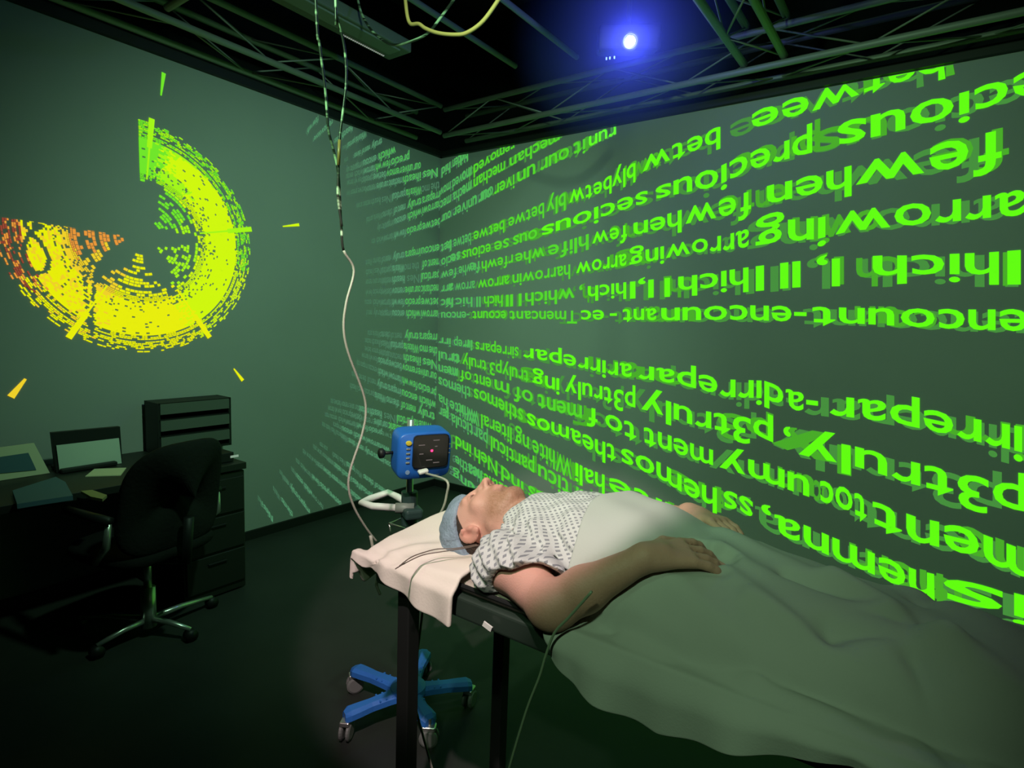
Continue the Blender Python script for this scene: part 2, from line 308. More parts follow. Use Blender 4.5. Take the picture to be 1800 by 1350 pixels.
for (r0, r1, i) in ROWS:
    rm = (r0+r1)/2; a = 0.0
    while a < 271.5:
        inner = rm < .52
        da = (random.uniform(4.5, 9) if inner else random.uniform(.9, 2.4) if rm < .66 else 1.5)
        if .66 <= rm < .865: da = random.uniform(1.2, 2.2)
        if rm > .9: da = random.uniform(.8, 3.2)
        if inner: da = max(da*.32/max(rm, .2), 2.2)
        a1 = min(a+da, 271.5); am = (a+a1)/2; p = 1.0
        dl = min(abs(am-l) for l in lobes)
        if inner:
            # leaf shaped clusters between the spokes
            cl = min(abs(am-c) for c in (50, 118, 189, 262)); wd = 8+38*min(1, max(0, (rm-.13)/.34))
            p = .62 if cl < wd*.72 else 0
            if rm > .42: p = max(p, .75 if dl > 16+(.52-rm)*60 else 0)
            if (i % 4) == 0: p *= .2
        elif rm < .56: p = .88 if dl > 9 else .35
        elif rm < .66: p = .86
        elif rm < .865: p = .975
        elif rm < .885: p = .30
        elif rm < .905: p = .8
        elif rm < .925: p = .12
        elif rm < .985: p = .72
        else: p = .45
        if am < 5.5 and rm > .32: p = .93 if rm > .5 else .6 if am < 2.5 else 0
        if am > 268 and rm > .5: p = .5
        if random.random() < p and not in_drawn_shadow(rm, am):
            gap = .0 if .56 < rm < .865 else .12
            sector(r0+(r1-r0)*(.06 if gap else 0), r1-(r1-r0)*gap, a+da*gap*.5, a1-da*gap*.5, dial_col(am, rm))
        a = a1
for b in bars:
    hw = .013
    for (ra, rb, h, mi) in ((.80, 1.06, .021, 1 if b < 100 else 3), (.52, .80, .007, 1 if b < 100 else 3)):
        a = math.radians(b); d = Vector((0, math.sin(a), math.cos(a))); n = Vector((0, math.cos(a), -math.sin(a)))
        c = Vector((XL+.0045, CY, CZ))
        dial.quad(*[c+d*rr*RR+n*s*h*RR for rr, s in ((ra, -1), (rb, -1.15), (rb, 1.15), (ra, 1))], mi=mi)
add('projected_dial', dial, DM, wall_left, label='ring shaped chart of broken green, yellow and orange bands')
for (xa, ya, xb, yb, wdt, mi) in ((288, 128, 283, 168, .011, 0), (526, 395, 497, 398, .010, 2), (427, 669, 411, 648, .011, 3), (19, 698, 45, 666, .016, 4)):
    A_ = Vector(at(xa, ya, 0, XL+.003)); B_ = Vector(at(xb, yb, 0, XL+.003)); n = (B_-A_).normalized().cross(Vector((1, 0, 0)))
    add('projected_tick', MB().quad(A_-n*wdt, A_+n*wdt, B_+n*wdt*.35, B_-n*wdt*.35), DM[mi], wall_left)
# ------------------------------------------------------------------ ceiling trusses
def truss(name, p0, p1, side, up, r, label, step=.46, group='box trusses under the ceiling'):
    """four chords and zigzag lacing; p0 to p1 is the first bottom chord, side the width vector, up the height vector"""
    p0, p1, side, up = map(Vector, (p0, p1, side, up)); L = (p1-p0).length; d = (p1-p0)/L
    root = empty(name, p0, label, 'truss', group)
    cs = [Vector((0, 0, 0)), side, up, side+up]
    for c in cs: add('chord', MB().tube([p0+c, p1+c], r, 10), M['alu'], root, smooth=True)
    for (a, b) in ((0, 1), (2, 3), (0, 2), (1, 3)):
        mb = MB(); n = max(1, int(L/step))
        for k in range(n):
            t0, t1 = L*k/n, L*(k+1)/n
            q0, q1 = (cs[a], cs[b]) if k % 2 == 0 else (cs[b], cs[a])
            mb.tube([p0+d*t0+q0, p0+d*t1+q1], r*.27, 6)
        add('lacing', mb, M['alu'], root, smooth=True)
    return root
TR = .019
truss('lighting_truss', (-3.33, 3.58, 2.995), (3.0, 3.58, 2.995), (0, .27, .03), (0, 0, .2), TR, 'long metal box truss running above the right screen')
truss('lighting_truss', (-3.60, -2.8, 3.01), (-3.60, 3.54, 3.01), (.27, 0, 0), (0, 0, .2), TR, 'long metal box truss running above the left screen')
truss('lighting_truss', (-1.02, -2.8, 3.03), (-1.02, 3.575, 3.03), (.21, 0, 0), (0, 0, .2), TR*1.1, 'metal box truss crossing the ceiling right of the bright projector', .36)
truss('lighting_truss', (-3.29, 1.28, 3.045), (-1.07, 1.28, 3.045), (0, .2, 0), (0, 0, .2), TR, 'metal box truss crossing the ceiling at upper left, above the ring chart', .26)
for x, y1, lb in ((-2.47, 3.35, 'bare metal ceiling pipe left of the projector, the one farther from it'), (-2.05, 3.45, 'bare metal ceiling pipe nearest the bright projector')):
    add('ceiling_pipe', MB().tube([(x, -2.8, 3.255), (x, y1, 3.255)], .017, 10), M['alu'], smooth=True, label=lb, cat='pipe', group='bare ceiling pipes')
# screen head rails
add('trim_1', MB().box((XL+.0, (Y0+YR)/2, ZT+.025), (.07, YR-Y0, .05)), M['black'], **S)
add('trim_2', MB().box(((X1+XL)/2, YR-.0, ZT+.025), (X1-XL, .07, .05)), M['black'], **S)
# fixture with a perforated edge
fx = empty('ceiling_light_fixture', (-2.86, 1.3, 3.2), 'long grey ceiling light fixture with dotted edge, unlit', 'light fixture')
zf = 3.13
add('housing', MB().box((-2.825, 1.31, zf+.035), (.20, 2.64, .07), bev=.01), mat('fixture_grey', (.10, .12, .10), .6), fx)
add('diffuser', MB().box((-2.80, 1.31, zf-.004), (.10, 2.5, .012), bev=.003), mat('fixture_pale', (.14, .17, .14), .5), fx)
mb = MB()
for k in range(22): mb.box((-2.900, 2.26+k*.0143, zf-.001), (.010, .0075, .006))
add('glowing_slots', mb, mat('slot_glow', (.85, .85, .8), .4, emis=(.3, .28, .3), es=.6), fx)  # dots given a faint glow of their own
# ------------------------------------------------------------------ projector
PJ = Vector((-1.475, 3.03, 3.05))
pj = empty('projector', PJ, 'video projector with a glaring blue-white lens hung under the ceiling', 'projector')
vd = Vector((.48, -.82, -.30)).normalized(); Rq = vd.to_track_quat('Z', 'Y').to_matrix()
add('housing', MB().box(PJ-vd*.17+Vector((0, 0, .03)), (.34, .13, .30), R=Rq, bev=.02), M['black'], pj)
add('lens_barrel', MB().lathe([(.045, -.02), (.045, .035), (.038, .038), (.036, .03)], PJ-vd*.01, 28, R=Rq), M['black_metal'], pj)
add('lens', MB().lathe([(.001, .0), (.023, .001), (.026, .004), (.022, .010), (.001, .013)], PJ+vd*.022, 24, R=Rq), M['lens'], pj, smooth=True)
add('hanger', MB().tube([PJ-vd*.17+Vector((0, 0, .08)), PJ-vd*.17+Vector((0, 0, 1.1))], .015), M['black_metal'], pj)
mb = MB()
for (x, y) in ((1066, 103), (1072, 102), (1080, 101)): mb.box(at(x, y, 2, 2.985), (.006, .006, .013))  # blue specular glints made as small glowing boxes
add('painted_glints', mb, M['glint_blue'], pj)
hz = D.materials.new('glare'); hz.use_nodes = True; nt = hz.node_tree; nt.nodes.clear(); vo = nt.nodes.new('ShaderNodeVolumeScatter'); ou = nt.nodes.new('ShaderNodeOutputMaterial')  # scattering ball added to imitate the flare of the lens
vo.inputs['Color'].default_value = (.22, .26, 1, 1)
geo = nt.nodes.new('ShaderNodeNewGeometry'); dn = nt.nodes.new('ShaderNodeVectorMath'); dn.operation = 'DISTANCE'; nt.links.new(geo.outputs['Position'], dn.inputs[0]); dn.inputs[1].default_value = tuple(PJ+vd*.05)
mr = nt.nodes.new('ShaderNodeMapRange'); mr.inputs['From Min'].default_value = .0; mr.inputs['From Max'].default_value = .66; mr.inputs['To Min'].default_value = 1.0; mr.inputs['To Max'].default_value = 0.0
nt.links.new(dn.outputs['Value'], mr.inputs['Value']); pw = nt.nodes.new('ShaderNodeMath'); pw.operation = 'POWER'; pw.inputs[1].default_value = 1.5; nt.links.new(mr.outputs[0], pw.inputs[0])
ml = nt.nodes.new('ShaderNodeMath'); ml.operation = 'MULTIPLY'; ml.inputs[1].default_value = 1.5; nt.links.new(pw.outputs[0], ml.inputs[0]); nt.links.new(ml.outputs[0], vo.inputs['Density']); nt.links.new(vo.outputs[0], ou.inputs['Volume'])
bm = bmesh.new(); bmesh.ops.create_icosphere(bm, subdivisions=4, radius=.75)
for v in bm.verts: v.co = v.co*.9+PJ+vd*.05
me = D.meshes.new('glare'); bm.to_mesh(me); bm.free()
obj('lens_glare_cloud', me, hz, None, 'added bluish glow imitating lens flare around the bright projector', 'glare', kind='stuff')
# ------------------------------------------------------------------ treatment table
TX0, TX1, TY0, TY1, TZ = -1.16, .80, 1.015, 1.60, .875
tb = empty('treatment_table', (TX0, TY0, 0), 'black legged treatment table with tan padded top carrying the lying person', 'table')
add('table_top', MB().box(((TX0+TX1)/2, (TY0+TY1)/2, TZ-.033), (TX1-TX0, TY1-TY0, .055), bev=.008), M['frame'], tb)
add('pad', MB().box(((TX0+TX1)/2, (TY0+TY1)/2+.006, TZ+.007), (TX1-TX0-.02, TY1-TY0-.03, .026), bev=.009), M['pad'], tb)
add('pad_piping', MB().tube([(TX0+.01, TY0+.012, TZ+.016), (TX1-.01, TY0+.012, TZ+.016)], .006, 8), M['black'], tb)
for x, y in ((-1.062, 1.045), (-1.085, 1.50), (.68, 1.06), (.68, 1.53)):
    add('leg', MB().box((x, y, (TZ-.06)/2), (.042, .042, TZ-.06), bev=.004), M['black_metal'], tb)
add('crossbar', MB().box((-1.06, 1.30, .80), (.03, .50, .03)), M['black_metal'], tb)
# ------------------------------------------------------------------ implicit surfaces
class Field:
    def __init__(s, lo, hi, h):
        s.lo = np.array(lo, float); s.h = h; n = np.ceil((np.array(hi)-s.lo)/h).astype(int)+1
        s.n = n; s.F = np.full(n, 1.0, np.float32)
        s.ax = [s.lo[i]+h*np.arange(n[i]) for i in range(3)]
    def win(s, lo, hi, pad):
        sl = []
        for i in range(3):
            a = max(0, int((lo[i]-pad-s.lo[i])/s.h)); b = min(s.n[i], int((hi[i]+pad-s.lo[i])/s.h)+2)
            if b <= a: return None
            sl.append(slice(a, b))
        return tuple(sl)
    def grid(s, sl): return np.meshgrid(*[s.ax[i][sl[i]].astype(np.float32) for i in range(3)], indexing='ij')
    def op(s, fn, lo, hi, k=.01, mode='u', pad=None):
        sl = s.win(lo, hi, (k+.012) if pad is None else pad)
        if sl is None: return
        X, Y, Z = s.grid(sl); d = fn(X, Y, Z); A = s.F[sl]
        if mode == 'u': hh = np.clip(.5+.5*(A-d)/k, 0, 1); s.F[sl] = A*(1-hh)+d*hh-k*hh*(1-hh)
        elif mode == 's': hh = np.clip(.5-.5*(A+d)/k, 0, 1); s.F[sl] = A*(1-hh)-d*hh+k*hh*(1-hh)
    def cone(s, a, b, ra, rb, k=.012, mode='u'):
        a = np.array(a, float); b = np.array(b, float); ab = b-a; L2 = float(ab@ab)+1e-12; R = max(ra, rb)
        def fn(X, Y, Z):
            px, py, pz = X-a[0], Y-a[1], Z-a[2]; t = np.clip((px*ab[0]+py*ab[1]+pz*ab[2])/L2, 0, 1)
            return np.sqrt((px-t*ab[0])**2+(py-t*ab[1])**2+(pz-t*ab[2])**2)-(ra+(rb-ra)*t)
        s.op(fn, np.minimum(a, b)-R, np.maximum(a, b)+R, k, mode)
    def ell(s, c, r, k=.012, mode='u', R=None):
        c = np.array(c, float); r = np.array(r, float); Rm = np.eye(3) if R is None else R; m = float(r.max())
        def fn(X, Y, Z):
            p = [X-c[0], Y-c[1], Z-c[2]]; q = [sum(Rm[i][j]*p[j] for j in range(3)) for i in range(3)]
            k0 = np.sqrt(sum((q[i]/r[i])**2 for i in range(3))); k1 = np.sqrt(sum((q[i]/r[i]**2)**2 for i in range(3)))+1e-9
            return k0*(k0-1)/k1
        s.op(fn, c-m, c+m, k, mode)
    def mesh(s, name):
        F = s.F; ins = F < 0
        n = F.shape; cn = tuple(i-1 for i in n)
        cnt = np.zeros(cn, np.int8)
        for dx in (0, 1):
            for dy in (0, 1):
                for dz in (0, 1): cnt += ins[dx:dx+cn[0], dy:dy+cn[1], dz:dz+cn[2]]
        act = (cnt > 0) & (cnt < 8); I = np.argwhere(act); idx = np.full(cn, -1, np.int64); idx[act] = np.arange(len(I))
        acc = np.zeros((len(I), 3)); num = np.zeros(len(I))
        corners = [(dx, dy, dz) for dx in (0, 1) for dy in (0, 1) for dz in (0, 1)]
        for c in corners:
            for ax in range(3):
                if c[ax]: continue
                d = list(c); d[ax] = 1
                fa = F[I[:, 0]+c[0], I[:, 1]+c[1], I[:, 2]+c[2]]; fb = F[I[:, 0]+d[0], I[:, 1]+d[1], I[:, 2]+d[2]]
                m = (fa < 0) != (fb < 0); t = np.where(m, fa/np.where(m, fa-fb, 1), 0); t = np.clip(t, 0, 1)
                for j in range(3): acc[:, j] += np.where(m, c[j]+(t if j == ax else 0), 0)
                num += m
        V = (I+acc/num[:, None])*s.h+s.lo
        quads = []
        for ax in range(3):
            u, v = [(1, 2), (2, 0), (0, 1)][ax]
            A = [slice(None)]*3; B = [slice(None)]*3; A[ax] = slice(0, n[ax]-1); B[ax] = slice(1, n[ax])
            a, b = ins[tuple(A)], ins[tuple(B)]
            for flip in (0, 1):
                E_ = np.argwhere((a & ~b) if not flip else (~a & b))
                if not len(E_): continue
                ok = (E_[:, u] > 0) & (E_[:, v] > 0) & (E_[:, u] < cn[u]) & (E_[:, v] < cn[v]); E_ = E_[ok]
                def at_(du, dv):
                    q = E_.copy(); q[:, u] -= du; q[:, v] -= dv; return idx[q[:, 0], q[:, 1], q[:, 2]]
                q = np.stack([at_(1, 1), at_(0, 1), at_(0, 0), at_(1, 0)], 1)
                quads.append(q[:, ::-1] if flip else q)
        Q = np.concatenate(quads); Q = Q[(Q >= 0).all(1)]
        # light smoothing
        for _ in range(2):
            S_ = np.zeros_like(V); W = np.zeros(len(V))
            for a in range(4):
                for b in ((a+1) % 4, (a+3) % 4):
                    np.add.at(S_, Q[:, a], V[Q[:, b]]); np.add.at(W, Q[:, a], 1)
            V = V*.6+.4*S_/np.maximum(W, 1)[:, None]
        me = D.meshes.new(name); me.vertices.add(len(V)); me.vertices.foreach_set('co', V.astype(np.float32).ravel())
        me.loops.add(len(Q)*4); me.loops.foreach_set('vertex_index', Q.ravel().astype(np.int32))
        me.polygons.add(len(Q)); me.polygons.foreach_set('loop_start', np.arange(0, len(Q)*4, 4, dtype=np.int32))
        me.polygons.foreach_set('loop_total', np.full(len(Q), 4, np.int32)); me.polygons.foreach_set('use_smooth', np.ones(len(Q), bool))
        me.update(calc_edges=True); me.validate(); return me, V, Q
def vcolor(me, cols, name='tint'):
    at_ = me.color_attributes.new(name, 'FLOAT_COLOR', 'POINT'); c = np.ones((len(me.vertices), 4), np.float32); c[:, :3] = cols
    at_.data.foreach_set('color', c.ravel())
# ------------------------------------------------------------------ person lying on the table
# head frame: U = towards the crown, F = out of the face, R = the person's right (towards the camera)
TH = math.radians(20); HU = np.array([-math.cos(TH), 0, -math.sin(TH)]); HF = np.array([-math.sin(TH), 0, math.cos(TH)]); HR = np.array([0, -1.0, 0])
_rl = math.radians(-1); HF, HR = math.cos(_rl)*HF+math.sin(_rl)*HR, -math.sin(_rl)*HF+math.cos(_rl)*HR
HO = np.array([-.930, 1.215, .986]); HS = 1.01
HB = .88
def hp(c, b, a): return HO+HS*(c*HR+b*HB*HF+a*HU)
HM = np.array([HR, HF, HU])
SHR = np.array([-.765, 1.080, .955]); ELR = np.array([-.598, 1.0, .937]); WRR = np.array([-.437, 1.090, 1.058])
SHL = np.array([-.775, 1.46, .965]); ELL = np.array([-.58, 1.575, .955]); WRL = np.array([-.475, 1.46, 1.045])
def hand(F, wr, d, n, thumb_side, curl=.25, sc=1.06, spread=1.0):
    d = np.array(d, float); d /= np.linalg.norm(d); n = np.array(n, float); n -= d*(n@d); n /= np.linalg.norm(n)
    l = np.cross(n, d)*thumb_side      # towards the thumb
    P = lambda a, b, c: wr+sc*(a*d+b*l+c*n)
    F.cone(P(0, 0, 0), P(.03, 0, 0), .026, .028, .02)
    for b in (-.028, -.010, .010, .028): F.cone(P(.02, b*.6, 0), P(.082, b, 0), .0155, .0125, .014)
    F.cone(P(.015, .015, -.006), P(.045, .030, -.008), .018, .016, .014)
    for b, L, sp in ((-.030, .060, -.16), (-.011, .075, -.05), (.010, .080, .04), (.031, .071, .13)):
        p = P(.082, b, .001); ang = .12; dd = np.array([math.cos(sp*spread), math.sin(sp*spread)])
        for seg, fr, r0, r1 in ((0, .45, .0098, .0090), (1, .30, .0090, .0083), (2, .25, .0083, .0070)):
            ang += curl*(1+.5*seg)
            v = (dd[0]*d+dd[1]*l)*math.cos(ang)-n*math.sin(ang); q = p+sc*L*fr*v
            F.cone(p, q, r0*sc, r1*sc, .0035); p = q
    p = P(.030, .030, -.006); q = P(.062, .056, -.012); r = P(.092, .062, -.020)
    F.cone(p, q, .0135*sc, .0112*sc, .008); F.cone(q, r, .0108*sc, .0085*sc, .004)
body = Field((-1.26, .90, .845), (.50, 1.70, 1.20), .004)
# torso and legs
body.ell((-.71, 1.265, .965), (.16, .170, .095), .03); body.ell((-.56, 1.275, .970), (.20, .150, .105), .05); body.ell((-.38, 1.28, .960), (.19, .160, .075), .05)
for ya, yk, yf in ((1.19, 1.18, 1.17), (1.365, 1.315, 1.30)):
    body.cone((-.36, ya, .960), (.10, yk, .958), .070, .052, .04); body.cone((.10, yk, .958), (.49, yf, .945), .050, .042, .03)
for shd, elb, wrt in ((SHR, ELR, WRR), (SHL, ELL, WRL)):
    mid = np.array([-.75, 1.265, .97]); body.cone(mid+(shd-mid)*.35, shd, .085, .060, .04)
    body.cone(shd, elb, .057, .046, .03); body.ell(elb, (.050, .046, .042), .02)
    m = elb+(wrt-elb)*.35; body.cone(elb, m, .045, .045, .02); body.cone(m, wrt, .045, .027, .02)
hand(body, WRR, (.66, .70, .06), (.10, -.25, .95), 1, curl=.15, sc=1.10, spread=1.3)
hand(body, WRL, (.84, -.30, .08), (.05, .15, .95), -1, curl=.26)
# neck
body.cone(hp(0, -.028, -.045), hp(0, -.035, -.150), .060*HS, .064*HS, .02)
body.cone(hp(0, .012, -.085), hp(0, -.004, -.150), .030*HS, .030*HS, .02)
body.cone(hp(0, -.035, -.13), (-.745, 1.26, .965), .062, .060, .03)
# head
def E_(c, r, k=.012, mode='u'): body.ell(hp(*c), np.array(r)*HS, k*HS, mode, HM)
def K_(a, b, ra, rb, k=.01, mode='u'): body.cone(hp(*a), hp(*b), ra*HS, rb*HS, k*HS, mode)
E_((0, -.012, .045), (.074, .089, .083)); E_((0, .028, -.015), (.062, .066, .088), .02); E_((0, .020, -.062), (.057, .060, .042), .02)
E_((0, .070, -.098), (.022, .018, .016), .02); K_((-.050, .0, -.055), (-.018, .062, -.098), .018, .014, .02); K_((.050, .0, -.055), (.018, .062, -.098), .018, .014, .02)
K_((-.040, .076, .036), (-.012, .087, .030), .011, .010, .012); K_((.040, .076, .036), (.012, .087, .030), .011, .010, .012)
for s_ in (-1, 1):
    E_((.047*s_, .060, -.012), (.018, .018, .018), .02)
    E_((.033*s_, .100, .016), (.017, .014, .011), .012, 's')
    E_((.033*s_, .079, .015), (.0155, .0125, .0115), .005)
    K_((.020*s_, .0915, .0105), (.033*s_, .0925, .0085), .0014, .0016, .002, 's'); K_((.033*s_, .0925, .0085), (.046*s_, .0845, .0115), .0016, .0014, .002, 's')
    K_((.014*s_, .094, .018), (.020*s_, .087, .013), .003, .003, .006, 's')
K_((0, .088, .030), (0, .103, .004), .0085, .010, .010); K_((0, .103, .004), (0, .119, -.018), .0095, .0125, .008)
for s_ in (-1, 1):
    E_((.0125*s_, .106, -.024), (.0085, .011, .008), .006); K_((.0065*s_, .110, -.034), (.006*s_, .106, -.026), .0035, .003, .003, 's')
K_((0, .092, -.034), (0, .094, -.046), .010, .010, .012)
K_((-.020, .086, -.052), (0, .0965, -.0495), .0045, .0062, .006); K_((0, .0965, -.0495), (.020, .086, -.052), .0062, .0045, .006)
K_((-.018, .084, -.062), (0, .094, -.063), .005, .0068, .006); K_((0, .094, -.063), (.018, .084, -.062), .0068, .005, .006)
K_((-.022, .090, -.0565), (0, .1035, -.0562), .0014, .0018, .002, 's'); K_((0, .1035, -.0562), (.022, .090, -.0565), .0018, .0014, .002, 's')
E_((0, .088, -.076), (.016, .008, .006), .008, 's')
for s_ in (-1, 1):     # ears
    E_((.072*s_, -.010, .006), (.010, .016, .026), .006); E_((.081*s_, -.018, .012), (.0075, .022, .034), .005)
    E_((.0905*s_, -.010, .010), (.0095, .0125, .021), .003, 's'); E_((.0885*s_, -.004, .026), (.004, .010, .005), .003); E_((.084*s_, -.004, -.018), (.006, .010, .012), .006)
    E_((.080*s_, .003, .005), (.005, .006, .008), .004)
_X, _Y, _Z = body.grid((slice(None),)*3); body.F = np.maximum(body.F, np.where(_X > -.93, TZ+.0225-_Z, TZ+.022-_Z)).astype(np.float32)
bme, BV, _ = body.mesh('person')
loc = (BV-HO)@HM.T/HS                      # head coordinates of every vertex
c_, b_, a_ = loc[:, 0], loc[:, 1]/HB, loc[:, 2]
skin = np.array([.62, .335, .27]); cols = np.tile(skin, (len(BV), 1))
def blend(mask, col): 
    global cols
    cols = cols*(1-mask[:, None])+np.array(col)*mask[:, None]
sm = lambda x, a, b: np.clip((x-a)/(b-a), 0, 1)
nz = rng.uniform(.3, 1, len(BV))
head = (a_ > -.13) & (a_ < .14)
beard = sm(-a_, .022, .062)*sm(a_, -.150, -.118)*sm(b_, -.012, .03)*head*(.55+.45*nz); lipm = np.exp(-((a_+.057)/.010)**2-((c_)/.020)**2)*sm(b_, .078, .088)
beard = beard*(1-np.clip(lipm*1.2, 0, 1)); mous = np.exp(-((a_+.041)/.007)**2-(c_/.026)**4)*sm(b_, .078, .088)
blend(np.clip(beard*.85, 0, 1), (.27, .13, .07)); blend(np.clip(mous*.5, 0, 1), (.34, .17, .09))
blend(np.clip(lipm*.55, 0, 1), (.58, .22, .18)); blend(np.exp(-((a_-.004)/.03)**2-((np.abs(c_)-.045)/.022)**2)*sm(b_, .03, .06)*.30, (.70, .30, .22))
blend(np.exp(-((a_+.018)/.014)**2-(c_/.018)**2)*sm(b_, .09, .11)*.35, (.72, .28, .20))
blend((np.exp(-((a_-.039)/.0045)**2-((np.abs(c_)-.030)/.020)**4)*sm(b_, .06, .075)*.55), (.30, .16, .09))
blend((np.exp(-((a_-.0092)/.0036)**2-((np.abs(c_)-.033)/.014)**4)*sm(b_, .07, .08)*.95), (.09, .04, .03))
blend(np.exp(-((a_+.032)/.005)**2-((np.abs(c_)-.0065)/.004)**2)*sm(b_, .098, .104)*.9, (.08, .03, .02)); blend((np.abs(c_) > .074)*head*.45*(b_ < .02)*(a_ > -.05)*(a_ < .05), (.66, .26, .21)); blend(np.exp(-((a_-.010)/.012)**2-((b_+.010)/.007)**2)*(np.abs(c_) > .07)*.6, (.28, .09, .07))
blend(np.clip((-a_-.2)*4, 0, 1)*.25, (.50, .29, .20)); hairy = ((BV[:, 0] > -.64) & (BV[:, 0] < -.45))*nz*.22; blend(hairy, (.36, .20, .12))
vcolor(bme, cols)
ms = mat('skin', (.6, .36, .27), .55, spec=.35, bump=.12, bscale=260); nt = ms.node_tree; vc = nt.nodes.new('ShaderNodeVertexColor'); vc.layer_name = 'tint'
nt.links.new(vc.outputs['Color'], nt.nodes['Principled BSDF'].inputs['Base Color'])
nt.nodes['Principled BSDF'].inputs['Subsurface Weight'].default_value = .08; nt.nodes['Principled BSDF'].inputs['Subsurface Radius'].default_value = (.02, .008, .005)
person = obj('person', bme, ms, None, 'person lying face up with eyes closed, hands on belly, on the table', 'person')
# hair, cap
def shell(name, prims, cut, m, h=.0035, lo=(-1.30, 1.05, .80), hi=(-.90, 1.42, 1.15), noise=None):
    f = Field(lo, hi, h)
    for c, r, k in prims: f.ell(hp(*c), np.array(r)*HS, k, 'u', HM)
    X, Y, Z = f.grid((slice(None),)*3); P = np.stack([X-HO[0], Y-HO[1], Z-HO[2]], -1)@HM.T/HS
    if noise: f.F += noise(P).astype(np.float32)
    f.F = np.maximum(f.F, cut(P).astype(np.float32)); me, _, _ = f.mesh(name); return obj(name, me, m, person)
shell('hair', [((0, -.020, .043), (.0785, .0995, .088), .01), ((0, -.045, -.015), (.062, .062, .060), .02)],
      lambda P: np.maximum(-(P[..., 2]-(.030+.55*np.maximum(P[..., 1]+.005, 0)-.9*np.maximum(-P[..., 1]-.015, 0))), np.maximum(P[..., 1]-.070, -(P[..., 2]+.075)))*HS, M['hair'],
      noise=lambda P: .0012*np.sin(P[..., 1]*500+P[..., 0]*300))
cap_prims = [((0, -.030, .072), (.090, .108, .088), .02), ((0, -.050, .045), (.080, .090, .078), .03)]
shell('cap', cap_prims, lambda P: -(P[..., 2]-(.052+.10*P[..., 1]-.25*np.maximum(-P[..., 1]-.03, 0)))*HS, M['cap'],
      noise=lambda P: .0035*np.sin(P[..., 1]*70+P[..., 2]*60)*np.sin(P[..., 0]*80+1)+.0015*np.sin(P[..., 1]*190+P[..., 0]*150)).__setitem__('label', 'pale blue cloth cap')
# gown
gown = Field((-1.0, .90, .86), (-.45, 1.70, 1.24), .004)
gown.ell((-.70, 1.265, .970), (.165, .190, .110), .03); gown.ell((-.56, 1.275, .975), (.20, .170, .118), .05); gown.ell((-.80, 1.26, .975), (.07, .13, .078), .03); gown.cone((-.80, 1.23, .985), (-.70, 1.265, .975), .094, .104, .03)
for shd, elb in ((SHR, ELR), (SHL, ELL)):
    mid = np.array([-.74, 1.265, .97]); gown.cone(mid+(shd-mid)*.3, shd, .090, .072, .04)
    gown.cone(shd+np.array([-.012, -.012 if shd is SHR else .008, -.006]), shd+(elb-shd)*.80, .074, .076, .03)
X, Y, Z = gown.grid((slice(None),)*3)
gown.F += (.0055*np.sin(X*46+Y*38+Z*20)*np.sin(Y*30-Z*44+1)+.0035*np.sin(X*95-Y*60)*np.sin(Z*80+Y*24)).astype(np.float32)
sl = Y < 1.13                                        # long folds running down the near sleeve
gown.F += (np.where(sl, .0055, .0)*np.sin((X*.9+Z*1.6+Y*.3)*105)).astype(np.float32)
for shd, elb in ((SHR, ELR), (SHL, ELL)):
    d = (elb-shd)/np.linalg.norm(elb-shd); near = shd is SHR
    t = (X-shd[0])*d[0]+(Y-shd[1])*d[1]+(Z-shd[2])*d[2]; q = np.sqrt(np.maximum((X-shd[0])**2+(Y-shd[1])**2+(Z-shd[2])**2-t*t, 0))
    n = np.array([.40, -.72, -.55]) if near else d; n = n/np.linalg.norm(n); e = np.array([-.735, 1.022, .937]) if near else shd+(elb-shd)*.62
    t2 = (X-e[0])*n[0]+(Y-e[1])*n[1]+(Z-e[2])*n[2]; outer = (Y < 1.13) if near else (Y > 1.42)
    gown.F = np.where(outer, np.maximum(gown.F, t2-.006*np.sin(X*70)), gown.F)
    gown.F = np.where(outer & (t > .02), np.maximum(gown.F, -np.maximum(q-.062, -(t2+.045))), gown.F).astype(np.float32)
nb = hp(0, -.04, -.050); na = hp(.0, .0, .01); gown.cone(na+(na-nb)*1.4, nb, .110, .056, .012, 's'); gown.cone(hp(0, .03, -.10), hp(0, .10, -.10), .030, .05, .010, 's'); gown.cone(hp(.06, -.035, .02), hp(.085, -.035, -.06), .066, .050, .012, 's')
gown.F = np.maximum(gown.F, (.903-Z).astype(np.float32)); gown.F = np.maximum(gown.F, (X+.585).astype(np.float32)).astype(np.float32)
gme, GV, GQ = gown.mesh('gown')
uv = gme.uv_layers.new(name='UVMap'); vi = np.zeros(len(gme.loops), np.int32); gme.loops.foreach_get('vertex_index', vi)
ang = np.arctan2(GV[:, 1]-1.265, GV[:, 2]-.93)
co_uv = np.stack([GV[:, 0]+.02*np.sin(GV[:, 1]*14), ang*.175], 1); uv.data.foreach_set('uv', co_uv[vi].astype(np.float32).ravel())
mg = mat('gown_cloth', (.66, .67, .64), .95, spec=.1, bump=.15, bscale=220); nt = mg.node_tree; b = nt.nodes['Principled BSDF']
N = nt.nodes.new
def mth(op, a, b2=None, v=None):
    n = N('ShaderNodeMath'); n.operation = op
    if hasattr(a, 'links'): nt.links.new(a, n.inputs[0])
    else: n.inputs[0].default_value = a
    if b2 is not None:
        if hasattr(b2, 'links'): nt.links.new(b2, n.inputs[1])
        else: n.inputs[1].default_value = b2
    return n.outputs[0]
tc = N('ShaderNodeTexCoord'); sx = N('ShaderNodeSeparateXYZ'); nt.links.new(tc.outputs['UV'], sx.inputs[0])
PU = .0175
u_, v_ = mth('DIVIDE', sx.outputs['X'], PU), mth('DIVIDE', sx.outputs['Y'], PU*.85)
s1, s2 = mth('ADD', u_, v_), mth('SUBTRACT', u_, v_)
